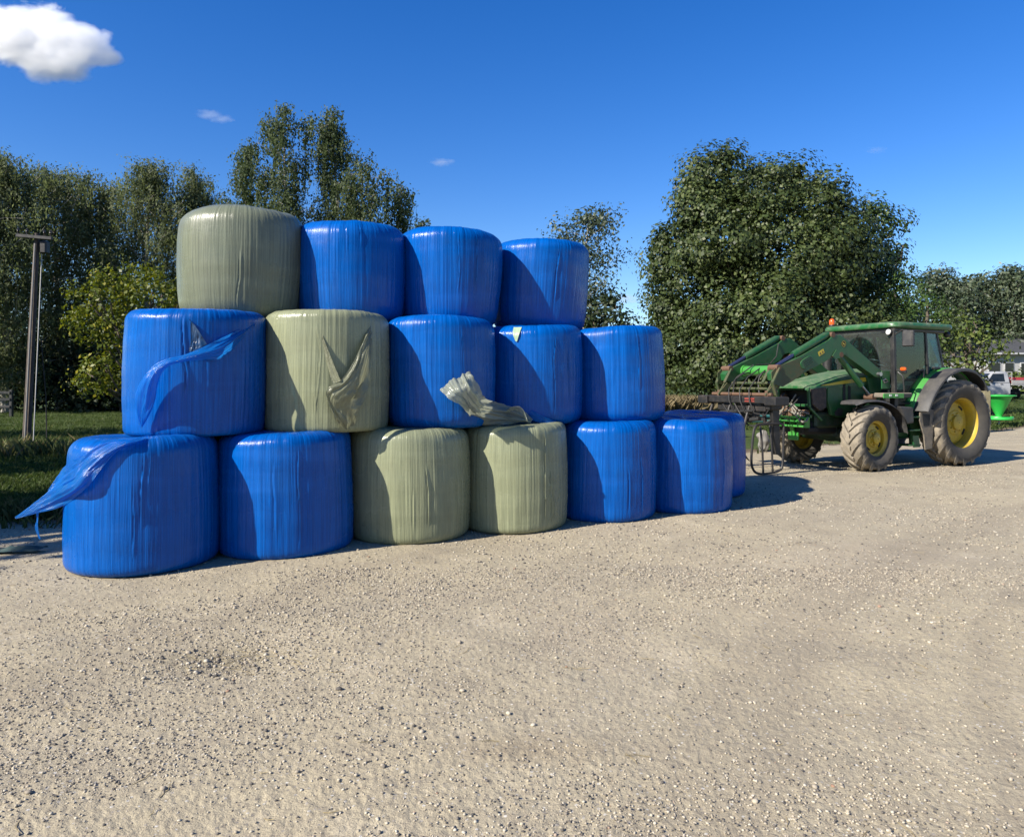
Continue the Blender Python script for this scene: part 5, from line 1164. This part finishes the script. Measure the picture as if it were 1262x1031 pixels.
sk = np.stack([rr * np.cos(U), rr * .7 * np.sin(U), .50 * Vv + .05 * vnoise(U * 3, Vv * 5, 6) * np.sin(U / 2)], 2)
o = link('feed_sack', np_mesh('feed_sack', sk.reshape(-1, 3), grid_quads(40, 16, True)), paint('white_sack', (.22, .215, .20), .7, (.25, .22, .17), .5), smooth=True); o.location = (xs_, Ys, gz1(xs_, Ys))
tag(o, 'crumpled white sack standing on the ground behind the hooped bale grab', 'sack')

# ------------------------------------------------------------------ pickup
Yu = 46.; xu = at(1203, Yu); zu = gz1(xu + 2, Yu)
Ut = thing('pickup_truck', 'white flat tray pickup parked in front of the house', 'pickup', (xu, Yu, zu))
wp = paint('white_car_paint', (.40, .41, .42), .25, (.3, .28, .24), .2); al = paint('alloy_tray', (.36, .36, .36), .5, (.25, .22, .18), .5)
mb = MB()
rings = []
for (x, y, zt, zb_) in ((-1.55, .70, .85, .40), (-1.45, .82, .98, .38), (-.3, .85, 1.06, .36), (.0, .85, 1.08, .36), (1.55, .85, 1.08, .36)):
    rings.append([(x, -y, zb_), (x, -y - .02, (zb_ + zt) / 2), (x, -y + .04, zt - .04), (x, -y + .12, zt), (x, y - .12, zt), (x, y - .04, zt - .04), (x, y + .02, (zb_ + zt) / 2), (x, y, zb_)])
body = mb.loft(rings).build('body', wp, Ut, True, angle=50)
rings = []
for (z, x0, x1, y) in ((1.07, -.08, 1.55, .84), (1.30, .17, 1.53, .80), (1.62, .50, 1.50, .70), (1.73, .62, 1.44, .62), (1.745, .75, 1.3, .5)):
    rings.append([(x0, -y + .06, z), (x0 + .06, -y, z), (x1 - .05, -y, z), (x1, -y + .05, z), (x1, y - .05, z), (x1 - .05, y, z), (x0 + .06, y, z), (x0, y - .06, z)])
MB().loft(rings).build('cab', wp, Ut, True, angle=40)
gd = paint('dark_car_glass', (.015, .02, .022), .12, (.1, .1, .1), .1)
pane('side_window', [(.20, -.845, 1.14), (1.22, -.845, 1.14), (1.22, -.725, 1.60), (.56, -.73, 1.60)], gd, Ut, .01)
pane('windscreen', [(-.04, -.66, 1.14), (-.04, .66, 1.14), (.50, .58, 1.62), (.50, -.58, 1.62)], gd, Ut, .012)
pane('rear_window', [(1.545, -.6, 1.2), (1.51, -.56, 1.58), (1.51, .56, 1.58), (1.545, .6, 1.2)], gd, Ut, .012)
MB().box((.38, -.93, 1.16), (.10, .14, .16), None, .03).build('wing_mirror', M['black'], Ut)
MB().box((1.02, -.872, .98), (.16, .02, .03)).build('door_handle', M['black'], Ut)
MB().box((2.85, 0, .93), (2.4, 1.75, .08), None, .01).box((2.85, -.87, 1.08), (2.4, .04, .24), None, .006).box((2.85, .87, 1.08), (2.4, .04, .24), None, .006).box((4.04, 0, 1.08), (.04, 1.7, .24), None, .006).build('tray', al, Ut)
mb = MB()
for y in (-.8, -.4, 0, .4, .8): mb.bar((1.68, y, .95), (1.68, y, 1.70), .04, .04, (0, 1, 0))
for z in (1.25, 1.5, 1.70): mb.bar((1.68, -.82, z), (1.68, .82, z), .04, .04)
mb.build('headboard', al, Ut)
for x, y in ((-.85, -.72), (-.85, .72), (2.9, -.72), (2.9, .72)):
    w_ = MB().lathe([(.20, -.10), (.31, -.11), (.345, -.06), (.345, .06), (.31, .11), (.20, .10)], 28, 'y').build('wheel', M['dark'], Ut, True); w_.location = (x, y, .345)
    MB().lathe([(.20, -.09), (.17, -.07), (.05, -.08), (.01, -.085)], 20, 'y').build('rim', al, w_, True)
MB().box((1.0, 0, .42), (4.6, .8, .16), None, .02).build('underframe', M['dark'], Ut)
MB().box((-1.6, 0, .50), (.12, 1.6, .18), None, .03).build('bumper', M['black'], Ut)
MB().box((-1.5, -.62, .78), (.12, .30, .14), None, .03).build('headlight', M['lamp_white'], Ut)
tag(MB().box((0, 0, .17), (1.35, .9, .34), Matrix.Rotation(R(4), 3, 'Z'), .07).box((.1, 0, .36), (.9, .6, .1), None, .04).build('red_tool_bag', paint('red_canvas', (.34, .02, .03), .6, (.2, .1, .08), .2)), 'dark red bag lying on the tray of the white pickup', 'bag').location = (xu + 2.35, Yu - .1, zu + .97)
tag(MB().box((0, 0, .15), (1.3, 1.0, .30), None, .05).box((0, 0, .32), (1.2, .9, .05), None, .02).build('white_crate', paint('white_plastic', (.66, .65, .60), .5, (.3, .28, .24), .2)), 'white box lying on the tray of the white pickup behind the red bag', 'box').location = (xu + 3.66, Yu - .1, zu + .97)

# ------------------------------------------------------------------ house
Yq = 62.; xq = at(1214, Yq); zq = gz1(xq, Yq)
Ho = thing('house', 'low pale grey house with a dark hipped roof at the right edge', 'house', (xq, Yq, zq))
wl = paint('pale_grey_wall', (.44, .44, .43), .8, (.3, .29, .26), .25, 2); rf = paint('dark_roof', (.055, .058, .065), .6, (.12, .12, .12), .3, 3)
eave = zat(437, Yq) - zq; ridge = zat(427, Yq) - zq
wall = MB().box((5.5, 4, eave / 2), (11, 8, eave), None, 0).box((-3.3, 5, eave / 2 - .1), (6.4, 6, eave - .2)).build('wall', wl, Ho)
roof = MB().add([(-.5, -.5, eave), (11.5, -.5, eave), (11.5, 8.5, eave), (-.5, 8.5, eave), (3.3, 4, ridge + .9), (8, 4, ridge + .9), (-.5, -.5, eave + .16), (11.5, -.5, eave + .16), (11.5, 8.5, eave + .16), (-.5, 8.5, eave + .16)],
    [(0, 3, 2, 1), (0, 1, 7, 6), (1, 2, 8, 7), (2, 3, 9, 8), (3, 0, 6, 9), (6, 7, 5, 4), (7, 8, 5), (8, 9, 4, 5), (9, 6, 4)]).add([(-7, 1.6, eave - .15), (-.55, 1.6, eave - .15), (-.55, 8.4, eave - .15), (-7, 8.4, eave - .15), (-7, 5, eave + 1.0), (-.55, 5, eave + 1.0)], [(0, 3, 2, 1), (0, 1, 5, 4), (2, 3, 4, 5), (0, 4, 3), (1, 2, 5)]).build('roof', rf, Ho)
MB().box((5.5, -.56, eave + .08), (12, .1, .14)).build('gutter', paint('gutter', (.5, .5, .5), .5, (.3, .3, .3), .2), roof)
wf = paint('window_frame', (.55, .55, .54), .5, (.3, .3, .3), .2)
for (x, z, w_, h_) in ((.75, 1.9, .9, 1.5), (2.0, 2.1, .7, 1.1), (3.6, 2.0, 1.2, 1.2), (6.4, 2.0, 1.4, 1.2)):
    f_ = MB().box((x, -.02, z), (w_ + .16, .08, h_ + .16), None, .01).build('window', wf, Ho); MB().box((x, -.07, z), (w_, .04, h_)).build('pane', gd, f_)
for (x, z) in ((-4.9, 1.7), (-2.6, 1.7)):
    f_ = MB().box((x, 1.98, z), (1.2, .08, 1.4), None, .01).build('window', wf, Ho); MB().box((x, 1.93, z), (1.05, .04, 1.25)).build('pane', gd, f_)
b_, l_ = px_lobes(1252, 53, [(1248, 466, 16, 10, 0), (1268, 470, 18, 12, 0), (1236, 475, 10, 8, 0), (1256, 478, 24, 10, -.3)])
lobed_tree('garden_hedge', 'round yellow green garden shrub between the pickup and the house', b_, l_, 'hedge', .2, 55, 'bark', 81, .08, limbs=4, clump=.5)

# ------------------------------------------------------------------ clouds: bodies of bright vapour high above the trees
def cloud(label, px, py, D, rx, ry, rz, dens, seed, lobes, soft=.24, freq=2.6):
    o = bpy.data.objects.new('cloud', None)
    rg = np.random.default_rng(seed)
    mb = MB(); mb.box((0, 0, 0), (2.3, 2.3, 2.3))
    g = N('cloud_vapour'); co = coord(g)
    nz = g.noise(co, freq, 6, .6, .25)
    wob = g.n('VectorMath', operation='SCALE'); 
    nc = g.n('TexNoise', i_Scale=2.0, i_Detail=3.); g.put(nc.inputs['Vector'], co)
    sb = g.n('VectorMath', operation='SUBTRACT'); g.put(sb.inputs[0], nc.outputs['Color']); sb.inputs[1].default_value = (.5, .5, .5)
    g.put(wob.inputs[0], sb.outputs[0]); wob.inputs['Scale'].default_value = .35
    ad = g.n('VectorMath', operation='ADD'); g.put(ad.inputs[0], co); g.put(ad.inputs[1], wob.outputs[0]); q = ad.outputs[0]
    best = None
    for (x, y, z, r, sx_, sz_) in lobes:
        mp = g.n('Mapping'); g.put(mp.inputs[0], q); mp.vector_type = 'POINT'
        mp.inputs['Scale'].default_value = (1 / (r * sx_), 1 / r, 1 / (r * sz_)); mp.inputs['Location'].default_value = (-x / (r * sx_), -y / r, -z / (r * sz_))
        ln = g.n('VectorMath', operation='LENGTH'); g.put(ln.inputs[0], mp.outputs[0]); f = g.math('SUBTRACT', 1., ln.outputs['Value'])
        best = f if best is None else g.math('SMOOTH_MAX', best, f, .15)
    f = g.math('ADD', best, g.mapr(nz, .25, .75, -.45, .35))
    f = g.mapr(f, .0, soft, 0, 1)
    pv = g.n('VolumePrincipled', i_Density=g.math('MULTIPLY', f, dens), i_Color=(1, 1, 1), i_Anisotropy=.3)
    g.t.links.new(pv.outputs[0], g.out.inputs['Volume'])
    o = mb.build('cloud', g.m, None); o.location = (at(px, D), D, zat(py, D)); o.scale = (rx, ry, rz)
    return tag(o, label, 'cloud')
K = 900 / F
cloud('large bright white cumulus cloud in the upper left corner of the sky', 62, 52, 900, 96 * K, 62 * K, 64 * K, .06, 1, [(-.45, 0, .1, .62, 1.0, 1), (-.1, 0, .25, .5, 1, 1), (.25, 0, -.1, .55, 1.1, .8), (.05, 0, -.35, .5, 1, .75), (-.8, 0, .15, .5, 1, .9), (.55, .1, -.15, .32, 1.1, .8)])
cloud('small wispy cloud above the grey green trees, left of the tallest birch', 265, 143, 900, 30 * K, 18 * K, 15 * K, .030, 2, [(-.25, 0, .15, .55, 1.1, .7), (.3, 0, -.25, .5, 1.1, .6)], .8)
cloud('tiny wispy cloud in the open sky right of the birches', 546, 200, 900, 21 * K, 14 * K, 12 * K, .030, 3, [(-.1, 0, 0, .7, 1.1, .6), (.4, 0, .1, .4, 1, .6)], .8)
cloud('faint wisp of cloud in the sky right of the huge tree', 1080, 185, 900, 18 * K, 12 * K, 10 * K, .014, 4, [(0, 0, 0, .75, 1.1, .6)], .9)
cloud('low white cloud glimpsed between the open pale limbed tree and the huge tree', 772, 368, 1500, 20 * 1500 / F, 20, 12 * 1500 / F, .03, 5, [(0, 0, 0, .7, 1.1, .8), (.35, 0, -.2, .5, 1.1, .7)], .6)
